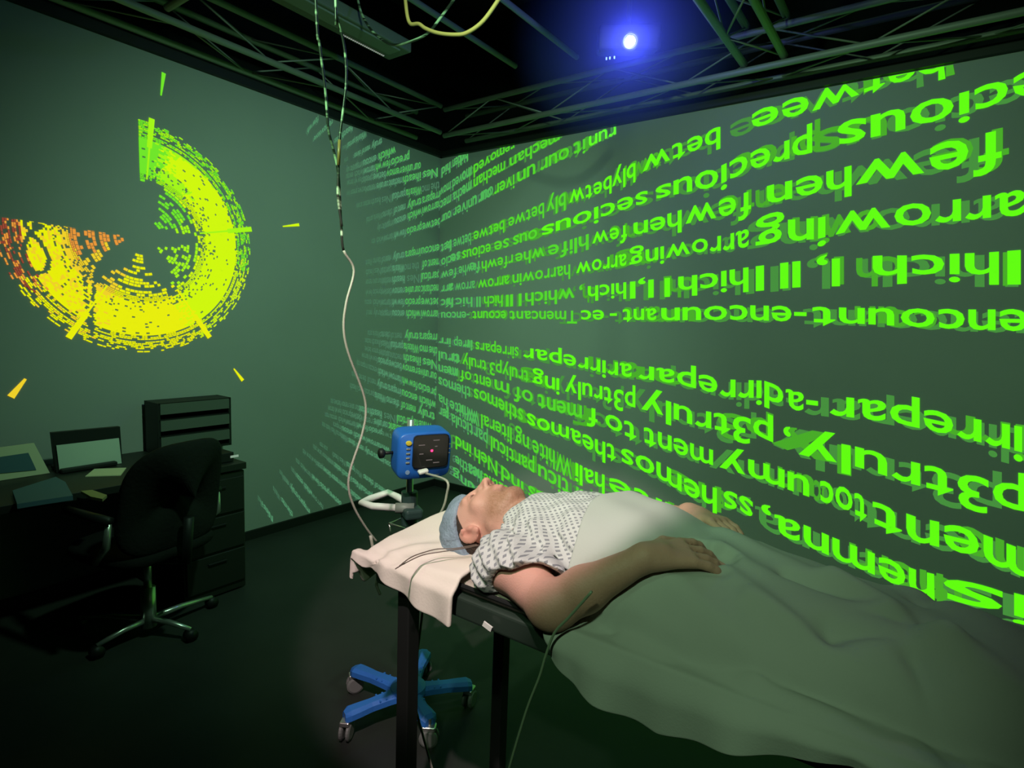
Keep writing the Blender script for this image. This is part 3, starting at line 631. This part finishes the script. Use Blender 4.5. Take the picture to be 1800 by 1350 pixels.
f1 = mth('ABSOLUTE', mth('SUBTRACT', mth('FRACT', s1), .5)); f2 = mth('ABSOLUTE', mth('SUBTRACT', mth('FRACT', s2), .5))
dia = mth('LESS_THAN', mth('MAXIMUM', f1, f2), .24)
mx = N('ShaderNodeMix'); mx.data_type = 'RGBA'; mx.inputs['A'].default_value = (.54, .55, .54, 1); mx.inputs['B'].default_value = (.24, .25, .27, 1)
nt.links.new(dia, mx.inputs['Factor']); nt.links.new(mx.outputs['Result'], b.inputs['Base Color'])
obj('gown', gme, mg, person, label='white hospital gown with grey diamond dots')
# ------------------------------------------------------------------ pillow
def sstep(x, a, b): t = np.clip((x-a)/(b-a), 0, 1); return t*t*(3-2*t)
def cloth(name, P, m, thick=.004, parent=None, sub=1, **kw):
    nu, nv = P.shape[:2]; V = P.reshape(-1, 3); F = [(i*nv+j, i*nv+j+1, (i+1)*nv+j+1, (i+1)*nv+j) for i in range(nu-1) for j in range(nv-1)]
    me = D.meshes.new(name); me.from_pydata([tuple(p) for p in V.tolist()], [], F); me.update()
    o = obj(name, me, m, parent, smooth=True, **kw)
    md = o.modifiers.new('thickness', 'SOLIDIFY'); md.thickness = thick; md.offset = 0
    if sub: o.modifiers.new('smooth', 'SUBSURF').levels = sub; o.modifiers['smooth'].render_levels = sub
    return o
nu, nv = 46, 70
P = np.zeros((nu, nv, 3))
for i in range(nu):
    for j in range(nv):
        u = i/(nu-1); v = j/(nv-1)          # u: from the head end inwards, v: from far side to near hem
        x = -1.205+.345*u
        s_ = v*.735                          # distance across
        yt = 1.60-s_; ynear = 1.008
        if yt >= ynear: y = yt; z = TZ+.022+.044*sstep(v, 0, .15)*(1-.42*sstep(v, .45, .75))+.004*sstep(u, .1, .6)+.004*math.sin(x*17+y*9)*sstep(u, 0, .4)
        else:
            hang = ynear-yt; y = ynear-.020*math.sin(min(1, hang/.04)*math.pi/2)-.008*math.sin(u*19+1)*hang*7
            z = TZ+.036-hang*(.22+.62*u-.22*max(0, u-.88)*4)
        z -= .030*sstep(v, .70, .80)*(1-sstep(v, .80, .9))*.4
        z += (.007*math.exp(-((u+v*.9-1.05)/.035)**2)-.006*math.exp(-((u+v*.7-.80)/.05)**2)+.006*math.exp(-((u+v*1.2-1.45)/.03)**2))*sstep(v, .5, .7)
        if u < .10 and yt >= ynear: z -= (.10-u)*.50; 
        dh = math.hypot((x+.96)/.13, (y-1.20)/.11); z -= .040*math.exp(-dh*dh)*(yt >= ynear)
        P[i, j] = (x, y, z)
# flap folded down over the head end
flap = np.zeros((8, nv, 3))
for k in range(8):
    for j in range(nv): flap[k, j] = P[0, j]+np.array([-.008-.004*math.sin(j*.3)*(1-k/7), 0, -.060*(1-k/7)])
cloth('pillow', np.concatenate([flap, P]), M['pillow'], .012, label='cream pillow drooping over the head end of the treatment table', cat='pillow')
# ------------------------------------------------------------------ sheet
hem_x = [-.66, -.606, -.48, -.35, -.21, -.045, .10, .35, .85]; hem_z = [.855, .83, .795, .782, .82, .87, .85, .80, .78]
def body_top(x, y):
    """height of what lies under the sheet"""
    zt = TZ+.026
    hw = np.interp(x, [-.8, -.55, -.35, 0, .4, .8], [.19, .185, .190, .145, .135, .12]); top = np.interp(x, [-.8, -.62, -.5, -.38, -.15, .12, .35, .8], [1.092, 1.094, 1.082, 1.046, 1.030, 1.016, 1.00, .98])
    d = (y-np.interp(x, [-.4, .0], [1.285, 1.245]))/hw; prof = max(0, 1-min(1, abs(d)/1.32)**2.8)**.62; 
    return zt+(top-zt)*prof
ARMS = [(ELR, WRR, .052, .034), (WRR, WRR+np.array([.115, .13, 0]), .034, .030), (WRR, WRR+np.array([.13, .06, 0]), .030, .026), (WRR, WRR+np.array([.06, .14, 0]), .030, .026), (ELL, WRL, .048, .032), (WRL, WRL+np.array([.15, -.06, .0]), .034, .028)]
def leg_top(x, y):
    zt = 0
    for ys in ((1.19, 1.18, 1.17), (1.365, 1.315, 1.30)):
        yc = np.interp(x, [-.36, .10, .49], ys); r = np.interp(x, [-.36, .10, .49], [.070, .052, .042]); zc = np.interp(x, [-.36, .10, .49], [.960, .958, .945])
        if abs(y-yc) < r: zt = max(zt, zc+math.sqrt(r*r-(y-yc)**2))
    return zt
def arm_bottom(x, y):
    """underside of the arms and hands that press on the sheet"""
    zb = 9.0
    for a, b, ra, rb in ARMS:
        for k in range(9):
            t = k/8; c = a+(b-a)*t; r = ra+(rb-ra)*t; d = math.hypot(x-c[0], y-c[1])
            if d < r*1.15: zb = min(zb, c[2]-.85*r*math.sqrt(max(0, 1-(d/(r*1.15))**2)))
    return zb
def ridge(x, y, a, b, w, h):
    ax, ay = a; bx, by = b; L2 = (bx-ax)**2+(by-ay)**2; t = ((x-ax)*(bx-ax)+(y-ay)*(by-ay))/L2; tt = min(1, max(0, t))
    d = math.hypot(x-ax-tt*(bx-ax), y-ay-tt*(by-ay)); return h*math.exp(-(d/w)**2)*(1-.3*tt)
RID = [((-.36, 1.36), (-.12, 1.24), .030, .014), ((-.12, 1.27), (.06, 1.16), .026, .026), ((.06, 1.16), (.26, 1.04), .03, .022), ((-.46, 1.13), (-.20, 1.03), .024, .014), ((-.20, 1.03), (.06, 1.00), .022, .012), ((.0, 1.38), (.2, 1.22), .03, .016),
       ((-.20, 1.23), (-.05, 1.22), .016, -.022), ((-.10, 1.12), (.02, 1.20), .026, -.030), ((-.56, 1.06), (-.36, 1.03), .018, .012), ((-.30, 1.17), (-.16, 1.10), .020, .010), ((.1, 1.46), (.02, 1.30), .020, -.018), ((-.34, 1.26), (-.24, 1.20), .02, .009), ((-.48, 1.02), (-.44, 1.14), .014, -.012), ((.02, 1.12), (.10, 1.0), .022, -.022), ((-.24, 1.12), (-.02, 1.06), .018, .012)]
nu, nv = 150, 130; P = np.zeros((nu, nv, 3))
for i in range(nu):
    x0 = -.625+1.42*i/(nu-1); hz = np.interp(x0, hem_x, hem_z)
    for j in range(nv):
        v = j/(nv-1); yn = .992; x = x0
        if v < .12:                          # far side drop
            t = 1-v/.12; y = 1.625+.02*t; z = body_top(x, 1.61)-t*.14
        elif v < .80:
            t = (v-.12)/.68; y = 1.625+(yn-1.625)*t; z = body_top(x, y)+.010
            for r in RID: z += ridge(x, y, *r)
            z += .0035*math.sin(x*31+y*17)*math.sin(y*26-x*9)
            z -= .012*sstep(t, .93, 1); z = max(z, leg_top(x, y)+.010); z = max(min(z, arm_bottom(x, y)-.004), TZ+.028)
        else:
            t = (v-.80)/.20; zt = body_top(x, yn)+.010-.012; z = zt+(hz-zt)*t
            y = yn-.020*math.sin(min(1, t*2)*math.pi/2)-.010*t*math.sin(x*24+.5)-.006*t*math.sin(x*51)
        # waist edge: runs over the belly, then back under the forearm towards the elbow
        e = max(0, 1-(x0+.625)/.12)
        x += e*(.045*math.sin(v*5.0)*0+.030*sstep(v, .62, .80)-.0*v+.012*math.sin(v*21))
        P[i, j] = (x, y, z)
cloth('bed_sheet', P, M['sheet'], .005, label='plain cloth sheet covering the lying person from the waist down', cat='sheet')
# ------------------------------------------------------------------ vital signs monitor on its roll stand
PX, PY = -1.535, 1.505
st = empty('roll_stand', (PX, PY, 0), 'blue five footed roll stand with caster wheels behind the table legs', 'stand')
hub = MB(); hub.lathe([(.010, .095), (.062, .095), (.070, .108), (.066, .130), (.034, .150), (.024, .165), (.010, .165)], (PX+.02, PY-.01, 0), 28)
add('hub', hub, M['blue_base'], st, smooth=False)
HC = Vector((PX+.02, PY-.01, .11))
feet = []
for (tx, ty) in ((-1.795, 1.470), (-1.600, 1.272), (-1.372, 1.690), (-1.345, 1.435), (-1.665, 1.735)):
    d = Vector((tx-HC.x, ty-HC.y, 0)); L = d.length; d.normalize(); n = Vector((-d.y, d.x, 0)); V = []; F = []
    prof = [(0.02, .042, .018), (.35, .030, .012), (.62, .026, .008), (.80, .031, .006), (.95, .033, .004), (1.03, .020, -.006)]
    for (t, hw, hz) in prof:
        c = HC+d*L*t; zt = .108+hz
        V += [c+n*hw+Vector((0, 0, zt-.135)), c+n*hw*.95+Vector((0, 0, zt-.115)), c+n*hw*.5+Vector((0, 0, zt-.105)), c-n*hw*.5+Vector((0, 0, zt-.105)), c-n*hw*.95+Vector((0, 0, zt-.115)), c-n*hw+Vector((0, 0, zt-.135))]
    for i in range(len(prof)-1):
        for k in range(6): F.append((i*6+k, i*6+(k+1) % 6, (i+1)*6+(k+1) % 6, (i+1)*6+k))
    F += [tuple(range(6))[::-1], tuple(len(prof)*6-6+k for k in range(6))]
    arm = MB().add(V, F)
    for t in (.30, .40, .50): arm.box(HC+d*L*t+Vector((0, 0, .007)), (.006, .05, .008), R=rotz(math.atan2(d.y, d.x)))
    ft = add('foot', arm, M['blue_base'], st)
    cc = Vector((tx, ty, .036)); cs = MB(); a = math.atan2(d.y, d.x)+.9
    for s_ in (-1, 1):
        o_ = Vector((-math.sin(a), math.cos(a), 0))*.013*s_
        cs.lathe([(.001, -.008), (.026, -.008), (.034, -.004), (.034, .004), (.026, .008), (.001, .008)], cc+o_, 20, R=Matrix(((math.cos(a), 0, -math.sin(a)), (math.sin(a), 0, math.cos(a)), (0, 1, 0))))
    add('caster_wheel', cs, M['grey_plastic'], ft)
    add('caster_fork', MB().box(cc+Vector((0, 0, .036)), (.050, .036, .018), R=rotz(a), bev=.005).tube([cc+Vector((0, 0, .03)), cc+Vector((0, 0, .07))], .008), M['silver'], ft)
add('pole', MB().tube([(PX, PY, .12), (PX, PY, 1.155)], .013, 16), M['silver'], st, smooth=True)
add('lower_post', MB().tube([(PX, PY, .16), (PX, PY, .55)], .019, 16), M['black'], st, smooth=True)
add('clamp_sleeve', MB().tube([(PX, PY, .76), (PX, PY, .885)], .030, 18).box((PX+.02, PY-.01, .815), (.10, .07, .04), R=rotz(-.5), bev=.012), mat('dark_teal_plastic', (.03, .06, .055), .4), st)
hd = [at(702, 893, 2, .83), at(655, 890, 2, .832), at(636, 884, 2, .836), at(650, 877, 2, .84), at(682, 866, 2, .845), at(700, 874, 2, .845), at(715, 882, 2, .84)]
hdl = add('handle', MB().tube(hd[:3]+hd[3:], .0135, 12), M['white_plastic'], st, smooth=True)
add('handle_mount', MB().tube([at(695, 893, 2, .83), at(728, 893, 2, .83)], .019, 12), M['grey_plastic'], st, smooth=True)
add('basket_rail', MB().tube([at(735, 936, 2, .70), at(684, 920, 2, .70), at(704, 912, 2, .70), at(760, 925, 2, .70)], .004, 8).tube([at(684, 920, 2, .70), at(688, 945, 2, .64)], .003, 8), M['silver'], st, smooth=True)
add('basket', MB().box((PX+.10, PY-.03, .655), (.20, .16, .006), R=rotz(-.5)).box((PX+.10, PY-.03, .60), (.18, .14, .10), R=rotz(-.5), bev=.01), M['black_metal'], st)
# monitor: local axes  u = image right, n = screen normal
MS = .755; an = math.radians(-27); n_ = Vector((math.cos(an), math.sin(an), 0)); u_ax = Vector((-n_.y, n_.x, 0)); RM = Matrix((u_ax, n_*-1, Vector((0, 0, 1)))).transposed()
tilt = Matrix.Rotation(math.radians(7), 3, u_ax); RM = tilt @ RM
MC = Vector((-1.452, 1.478, 1.052)); mw, mh, mdp = .262, .228, .125
def mp(u, d, z): return MC+RM @ Vector((u*MS, -d*MS, z*MS))     # d towards the viewer
mon = empty('vital_signs_monitor', MC, 'blue vital signs monitor with black display and red digit on the roll stand', 'monitor')
def slab(prof_r, us, zs, d0, d1, mb=None, mi=0, taper=.92):
    """rounded rectangle extruded along the depth with softened edges"""
    mb = mb or MB(); V = []; F = []; n = 28; rows = [(d0, .90), (d0+.012, .99), (d0+.03, 1.0), (d1-.02, 1.0), (d1-.006, .985), (d1, taper)]
    for (d, s_) in rows:
        for k in range(n):
            a = 2*math.pi*k/n; c, s2 = math.cos(a), math.sin(a); e = prof_r
            x = math.copysign(abs(c)**e, c)*(us[1]-us[0])/2*s_+(us[0]+us[1])/2; z = math.copysign(abs(s2)**e, s2)*(zs[1]-zs[0])/2*s_+(zs[0]+zs[1])/2
            V.append(mp(x, d, z))
    for i in range(len(rows)-1):
        for k in range(n): F.append((i*n+k, i*n+(k+1) % n, (i+1)*n+(k+1) % n, (i+1)*n+k))
    F += [tuple(range(n))[::-1], tuple((len(rows)-1)*n+k for k in range(n))]
    return mb.add(V, F, mi)
add('housing', slab(.32, (-mw/2, mw/2), (-mh/2, mh/2), -.07, .055, taper=.95), M['blue'], mon, smooth=True)
add('display', slab(.22, (-.062, .112), (-.058, .104), .035, .060, taper=.97), M['screen_glass'], mon)
for (u, z, ww) in ((-.02, .055, .03), (.05, .075, .03), (-.02, .012, .02), (.02, -.02, .03), (.055, -.035, .03), (.05, .045, .012)): add('display_segment', MB().box(mp(u, .0605, z), tuple(MS*q for q in (ww, .002, .004)), R=RM), M['led_soft'], mon)

mb = MB()
for z in (.0285, .0215): mb.box(mp(.030, .0612, z), tuple(MS*q for q in (.006, .002, .003)), R=RM); 
for u in (.0265, .0335): mb.box(mp(u, .0612, .025), tuple(MS*q for q in (.003, .002, .008)), R=RM)
add('red_digit', mb, M['led_red'], mon)
add('power_button', MB().lathe([(.001, .042), (.008, .042), (.008, .047), (.001, .048)], (0, 0, 0), 18), M['yellow'], mon)
D.objects['power_button'].data.transform(Matrix.Translation(mp(-.082, 0, .068)) @ (RM @ Matrix.Rotation(math.radians(90), 3, 'X')).to_4x4() @ Matrix.Scale(1.3, 4, (1, 0, 0)))
for k in range(4): add('button', MB().box(mp(-.082, .056, .038-k*.022), tuple(MS*q for q in (.020, .008, .009)), R=RM, bev=.003), M['grey_plastic'] if k % 2 else M['silver'], mon)
for k in range(3): add('side_button', MB().box(mp(.120, .052, .05-k*.022), tuple(MS*q for q in (.010, .008, .007)), R=RM, bev=.002), M['silver'], mon)
add('badge', MB().lathe([(.001, 0), (.008, 0), (.008, .003), (.001, .003)], (0, 0, 0), 18), mat('pale_badge', (.25, .38, .60), .4), mon)
D.objects['badge'].data.transform(Matrix.Translation(mp(-.080, .054, -.075)) @ (RM @ Matrix.Rotation(math.radians(90), 3, 'X')).to_4x4())
add('connector', MB().box(mp(-.010, .070, -.070), tuple(MS*q for q in (.048, .035, .018)), R=RM @ Matrix.Rotation(-.2, 3, 'Y'), bev=.006), M['white_plastic'], mon)
add('label_strip', MB().box(mp(.055, .045, -.098), tuple(MS*q for q in (.05, .02, .010)), R=RM, bev=.003), mat('pale_green_label', (.5, .62, .30), .5), mon)
kb = mp(-.131, -.02, .0)
add('clamp_knob', MB().tube([kb, kb-u_ax*.035], .006, 10).tube([kb-u_ax*.030, kb-u_ax*.036, kb-u_ax*.048, kb-u_ax*.052], [.012, .018, .018, .011], 14), M['black'], mon, smooth=True)
# ------------------------------------------------------------------ office chair
CHX, CHY = -2.87, 1.14
ch = empty('office_chair', (CHX, CHY, 0), 'black swivel office chair with silver armrests and five spoke base', 'chair')
ca = math.radians(24)                      # direction the sitter faces, towards the desk
cf = Vector((-math.cos(ca), math.sin(ca)*.0-.22, 0)).normalized(); cr = Vector((cf.y, -cf.x, 0)); RC = Matrix((cr, cf, Vector((0, 0, 1)))).transposed()
def cp(r, f, z): return Vector((CHX, CHY, 0))+cr*r+cf*f+Vector((0, 0, z))
for (tx, ty) in ((170, 1137), (140, 1088), (335, 1108), (372, 1051), (215, 1050)):
    e = at(tx, ty, 2, .05); c = Vector((CHX, CHY, .085)); e = Vector(e); e.z = .055
    if ty == 1050: e = Vector((CHX-.33, CHY+.12, .055))
    sp = add('spoke', MB().tube([c, c+(e-c)*.5+Vector((0, 0, .008)), e], [.016, .013, .010], 10), M['silver'], ch, smooth=True)
    add('caster_wheel', MB().tube([e+Vector((.02, 0, -.027)), e+Vector((-.02, 0, -.027))], .027, 14), M['black'], sp, smooth=True)
add('gas_lift', MB().tube([(CHX, CHY, .05), (CHX, CHY, .24)], .032, 18).tube([(CHX, CHY, .24), (CHX, CHY, .40)], .017, 14), M['silver'], ch, smooth=True)
def cushion(nu_, nv_, fn): 
    V = []; F = []
    for i in range(nu_):
        for j in range(nv_):
            V.append(fn(2*math.pi*i/nu_, -math.pi/2+math.pi*j/(nv_-1)))
    for i in range(nu_):
        for j in range(nv_-1): F.append((i*nv_+j, ((i+1) % nu_)*nv_+j, ((i+1) % nu_)*nv_+j+1, i*nv_+j+1))
    return MB().add(V, F)
def se(v, e): return math.copysign(abs(v)**e, v)
add('seat', cushion(40, 15, lambda a, b: cp(.245*se(math.cos(a), .5)*se(math.cos(b), .5), .02+.24*se(math.sin(a), .5)*se(math.cos(b), .5), .455+.045*se(math.sin(b), .7))), M['black_soft'], ch, smooth=True)
add('backrest', cushion(44, 17, lambda a, b: cp(.245*se(math.cos(a), .55)*se(math.cos(b), .5)*(1-.10*math.sin(a)), -.24-.10*se(math.sin(a), .6)*.5+.035*se(math.sin(b), .7)+.06*math.cos(a)**2, .715+.25*se(math.sin(a), .6)*se(math.cos(b), .5))), M['black_soft'], ch, smooth=True)
add('back_bracket', MB().tube([cp(0, -.28, .62), cp(0, -.26, .42), cp(0, -.05, .385)], .022, 10), M['black'], ch, smooth=True)
for s_ in (-1, 1):
    armf = add('armrest', MB().tube([cp(.262*s_, -.16, .66), cp(.262*s_, .12, .665)], .020, 10), M['black'], ch, smooth=True)
    add('arm_post', MB().tube([cp(.18*s_, .02, .43), cp(.25*s_, -.04, .46), cp(.27*s_, -.14, .55), cp(.262*s_, -.15, .65)], [.014, .014, .015, .012], 10), M['silver'], armf, smooth=True)
# ------------------------------------------------------------------ desk and what stands on it
DXF, DZ = -2.985, .715
dk = empty('desk', (DXF, 1.70, 0), 'long black desk with a drawer pedestal along the left wall', 'desk')
add('worktop', MB().box(((DXF+XL)/2, (1.70-2.6)/2, DZ-.018), (DXF-XL-.02, 4.30, .036), bev=.003), M['desk'], dk)
add('pedestal', MB().box(((DXF+XL)/2-.0, 1.53, .34), (DXF-XL-.05, .33, .66), bev=.004), M['desk'], dk)
for k in range(3): 
    dr = add('drawer', MB().box((DXF-.018, 1.53, .15+k*.20), (.014, .31, .185), bev=.003), M['desk'], dk)
    add('drawer_handle', MB().box((DXF-.004, 1.53, .20+k*.20), (.012, .10, .010), bev=.003), M['black'], dr)
add('end_panel', MB().box(((DXF+XL)/2, -2.55, .34), (DXF-XL-.05, .03, .68)), M['desk'], dk)
# letter tray rack near the pedestal
x0 = -3.50
a_ = at(270, 707, 0, x0); b2_ = at(400, 698, 0, x0); yl_, yr_ = a_[1], b2_[1]; zt_ = (a_[2]+b2_[2])/2
rk = empty('letter_tray_rack', (x0, (yl_+yr_)/2, DZ), 'dark tiered letter tray rack on the desk against the wall', 'letter tray')
wd_ = yr_-yl_; dpt = .16; hh_ = zt_-DZ
for y in (yl_+.008, yr_-.008): add('side_panel', MB().box((x0-dpt/2+.04, y, DZ+hh_/2), (dpt, .016, hh_), bev=.002), M['black'], rk)
add('back_panel', MB().box((x0-dpt/2+.04-dpt/2+.004, (yl_+yr_)/2, DZ+hh_/2), (.008, wd_, hh_)), mat('rack_back', (.06, .07, .065), .8), rk)
for k in range(4): add('shelf', MB().box((x0-dpt/2+.04, (yl_+yr_)/2, DZ+.006+k*(hh_-.012)/3), (dpt, wd_-.02, .010)), M['black'], rk)
for k in range(3): add('tray_front', MB().box((x0+.042, (yl_+yr_)/2, DZ+.012+(k+.62)*(hh_-.012)/3), (.006, wd_-.03, hh_*.20)), mat('tray_grey', (.085, .10, .085), .7), rk)
# black box with silver label
bc = at(408, 797, 0, -3.10)
bx_ = empty('equipment_box', (bc[0], bc[1], DZ), 'low black equipment box with silver label on the desk corner', 'box')
add('case', MB().box((-3.18, 1.52, DZ+.028), (.26, .28, .052), bev=.004), M['black'], bx_)
lb_ = at(415, 797, 0, -3.049)
add('front_label', MB().box((-3.048, lb_[1]-.01, DZ+.030), (.003, .045, .012)), mat('silver_label_glow', (.7, .7, .68), .4, emis=(.5, .5, .48), es=.25), bx_)  # label brightened by a faint glow of its own
# screen with a pale sheet pinned over it
def wallquad(pts, x, m, name, parent=None, th=.012, **kw):
    P_ = [Vector(at(*p, 0, x)) for p in pts]
    for p in P_: p.z = max(p.z, DZ+.002)
    Q_ = [p+Vector((-th, 0, 0)) for p in P_]
    return add(name, MB().add(P_+Q_, [(0, 1, 2, 3), (7, 6, 5, 4), (0, 4, 5, 1), (1, 5, 6, 2), (2, 6, 7, 3), (3, 7, 4, 0)]), m, parent, **kw)
ntb = empty('flat_monitor', at(155, 838, 0, -3.42), 'dark framed flat screen with pale sheet over it, on the desk', 'screen')
wallquad([(91, 761), (211, 750), (216, 832), (100, 842)], -3.42, M['black'], 'screen_housing', ntb, .03)
wallquad([(99, 783), (209, 770), (214, 815), (105, 830)], -3.412, M['paper_green'], 'pale_sheet', ntb, .003)
add('screen_foot', MB().box((-3.46, at(155, 838, 0, -3.42)[1], DZ+.012), (.16, .24, .02), bev=.005).box((-3.47, at(155, 838, 0, -3.42)[1], DZ+.06), (.03, .06, .12)), M['black'], ntb)
def deskpiece(name, pts, z0, h, m, label, cat, **kw):
    P_ = [Vector(at(*p, 2, z0+h)) for p in pts]; Q_ = [Vector((p.x, p.y, z0)) for p in P_]; n = len(P_)
    return add(name, MB().add(P_+Q_, [tuple(range(n)), tuple(range(2*n-1, n-1, -1))]+[(i, i+n, (i+1) % n+n, (i+1) % n) for i in range(n)]), m, label=label, cat=cat, **kw)
deskpiece('paper_sheet', [(150, 837), (166, 824), (222, 822), (212, 835)], DZ, .004, M['paper'], 'cream paper lying on the desk in front of the framed screen', 'paper')
deskpiece('notepad', [(142, 863), (162, 861), (188, 870), (180, 877), (160, 873)], DZ, .012, mat('notepad', (.28, .26, .10), .8), 'small narrow notepad near the front edge of the desk', 'notepad')
deskpiece('blue_folder', [(22, 862), (66, 848), (98, 838), (115, 847), (128, 871), (80, 878), (30, 886)], DZ, .02, M['blue_card'], 'dark blue folder lying open on the desk left of the screen', 'folder')
fr = empty('picture_board', at(45, 850, 0, -3.44), 'cream bordered board with a dark blue picture leaning on the wall', 'picture')
wallquad([(-60, 795), (60, 779), (88, 839), (-60, 872)], -3.44, M['paper'], 'mount', fr, .010)
wallquad([(-60, 812), (50, 796), (64, 826), (-60, 838)], -3.436, M['blue_card'], 'picture', fr, .002)
# ------------------------------------------------------------------ cables
def light_spotted(name, c0, c1):
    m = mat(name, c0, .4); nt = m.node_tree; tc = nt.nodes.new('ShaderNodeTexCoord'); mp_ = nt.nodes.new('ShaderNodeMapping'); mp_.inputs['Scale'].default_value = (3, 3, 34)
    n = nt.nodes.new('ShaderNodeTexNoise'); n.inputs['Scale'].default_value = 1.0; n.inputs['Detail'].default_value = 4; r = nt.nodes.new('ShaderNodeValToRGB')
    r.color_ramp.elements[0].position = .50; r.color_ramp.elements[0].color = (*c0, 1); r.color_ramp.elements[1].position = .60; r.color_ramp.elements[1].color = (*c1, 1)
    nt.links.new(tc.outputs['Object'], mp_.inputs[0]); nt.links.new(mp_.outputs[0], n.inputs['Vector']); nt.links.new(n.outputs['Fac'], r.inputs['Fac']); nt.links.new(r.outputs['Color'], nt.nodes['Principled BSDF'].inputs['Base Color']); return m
M['cable_light_spots'] = light_spotted('light_spotted_cable', (.02, .025, .02), (.45, .60, .40))  # unlit cable with projected light spots, painted into its colour
def cable(name, pix, pl, r, m, label, n=6, tail=None, head_=None, group=None, split=None, m2=None):
    pts = [at(x, y, *pl) for (x, y) in pix]
    if head_: pts = [np.array(h_) for h_ in head_]+pts
    if tail: pts += [np.array(t_) for t_ in tail]
    if split:
        sp_ = spline(pts, n); k_ = split*n+1; return add(name, MB().tube(sp_[:k_], r, 8).tube(sp_[k_-1:], r, 8, mi=1), [m, m2], smooth=True, label=label, cat='cable', group=group)
    return add(name, MB().tube(spline(pts, n), r, 8), m, smooth=True, label=label, cat='cable', group=group)
cx = -1.30
top1 = at(555, 0, 0, cx); top2 = at(590, 0, 0, cx)
cable('hanging_cable', [(555, 0), (562, 80), (572, 160), (577, 225), (586, 262), (594, 300), (597, 340), (600, 400), (604, 440), (622, 475), (609, 530), (604, 575), (612, 620), (638, 690), (643, 725), (636, 765), (616, 825), (613, 860), (624, 895), (645, 930), (662, 952)], (0, cx), .0034, M['cable_light_spots'],
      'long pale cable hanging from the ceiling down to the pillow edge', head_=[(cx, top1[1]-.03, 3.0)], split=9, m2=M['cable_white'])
cable('hanging_cable', [(590, 0), (592, 28), (603, 70), (608, 110), (608, 150), (603, 195), (598, 235), (595, 275), (595, 300), (594, 345), (601, 398)], (0, cx+.008), .0034, M['cable_light_spots'],
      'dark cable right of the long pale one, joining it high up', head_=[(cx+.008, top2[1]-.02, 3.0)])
add('cable_marker', MB().tube([at(597, 246, 0, cx+.014), at(595, 290, 0, cx+.014)], .0042, 8), M['brass'], smooth=True, label='short amber tape sleeve on the two hanging cables', cat='cable sleeve')
cable('hanging_cable', [(629, 0), (636, 25), (652, 52), (672, 70), (692, 79), (722, 73), (752, 58), (775, 30), (800, -4)], (1, 2.2), .0065, M['cable_light_spots'], 'thin dark cable looping down left of the amber loop')
cable('hanging_cable', [(712, -5), (716, 28), (722, 42), (736, 42), (748, 50), (770, 58), (800, 61), (822, 57), (850, 36), (880, -6)], (1, 2.0), .0085, M['brass'], 'amber cable in a wide loop at the top of the room')
cable('hanging_cable', [(663, 1010), (662, 1028), (668, 1044)], (0, -1.235), .0045, M['cable_white'], 'short white cable end hanging below the pillow corner', head_=[(-1.232, 1.06, .915)])
cable('hanging_cable', [(744, 1064), (741, 1090), (736, 1130), (731, 1165), (724, 1215)], (1, 1.19), .0036, M['cable_white'], 'thin cream cable hanging straight below the pillow, beside the front leg', tail=[(-1.10, 1.22, .10)])
cable('clear_tube', [(1040, 1040), (1000, 1085), (975, 1112), (960, 1150), (948, 1190), (925, 1250), (895, 1350), (885, 1390)], (1, .955), .0028, M['cable_pale'], 'thin pale green tube crossing the elbow and falling to the floor')
mc = mp(-.002, .090, -.074)
cable('monitor_cable', [(785, 845), (785, 870), (778, 895), (762, 918), (748, 938)], (1, 1.40), .0042, M['cable_white'], 'white cable from the monitor connector curving down behind the cap', head_=[tuple(mc)])
cable('sensor_lead', [(742, 976), (712, 990), (695, 1000)], (2, .948), .0014, M['lead'], 'thin sensor lead lying across the pillow from under the neck', head_=[at(842, 958, 2, .955), at(815, 964, 2, .955), at(775, 970, 2, .952)])
cable('sensor_lead', [(702, 995), (722, 980), (745, 971), (770, 965), (800, 964), (838, 957)], (2, .953), .0014, M['lead'], 'second thin sensor lead lying just above the first on the pillow')
for i, (px, py, lb) in enumerate(((750, 1058, 'small white tag under the pillow by the front leg'), (857, 1101, 'small white tag under the table edge by the pillow corner'))):
    p = at(px, py, 1, 1.0); add('tag', MB().box(p, (.024, .004, .012), R=rotz(.1) @ Matrix.Rotation(.35, 3, 'Y')), M['white_plastic'], label=lb, cat='tag')
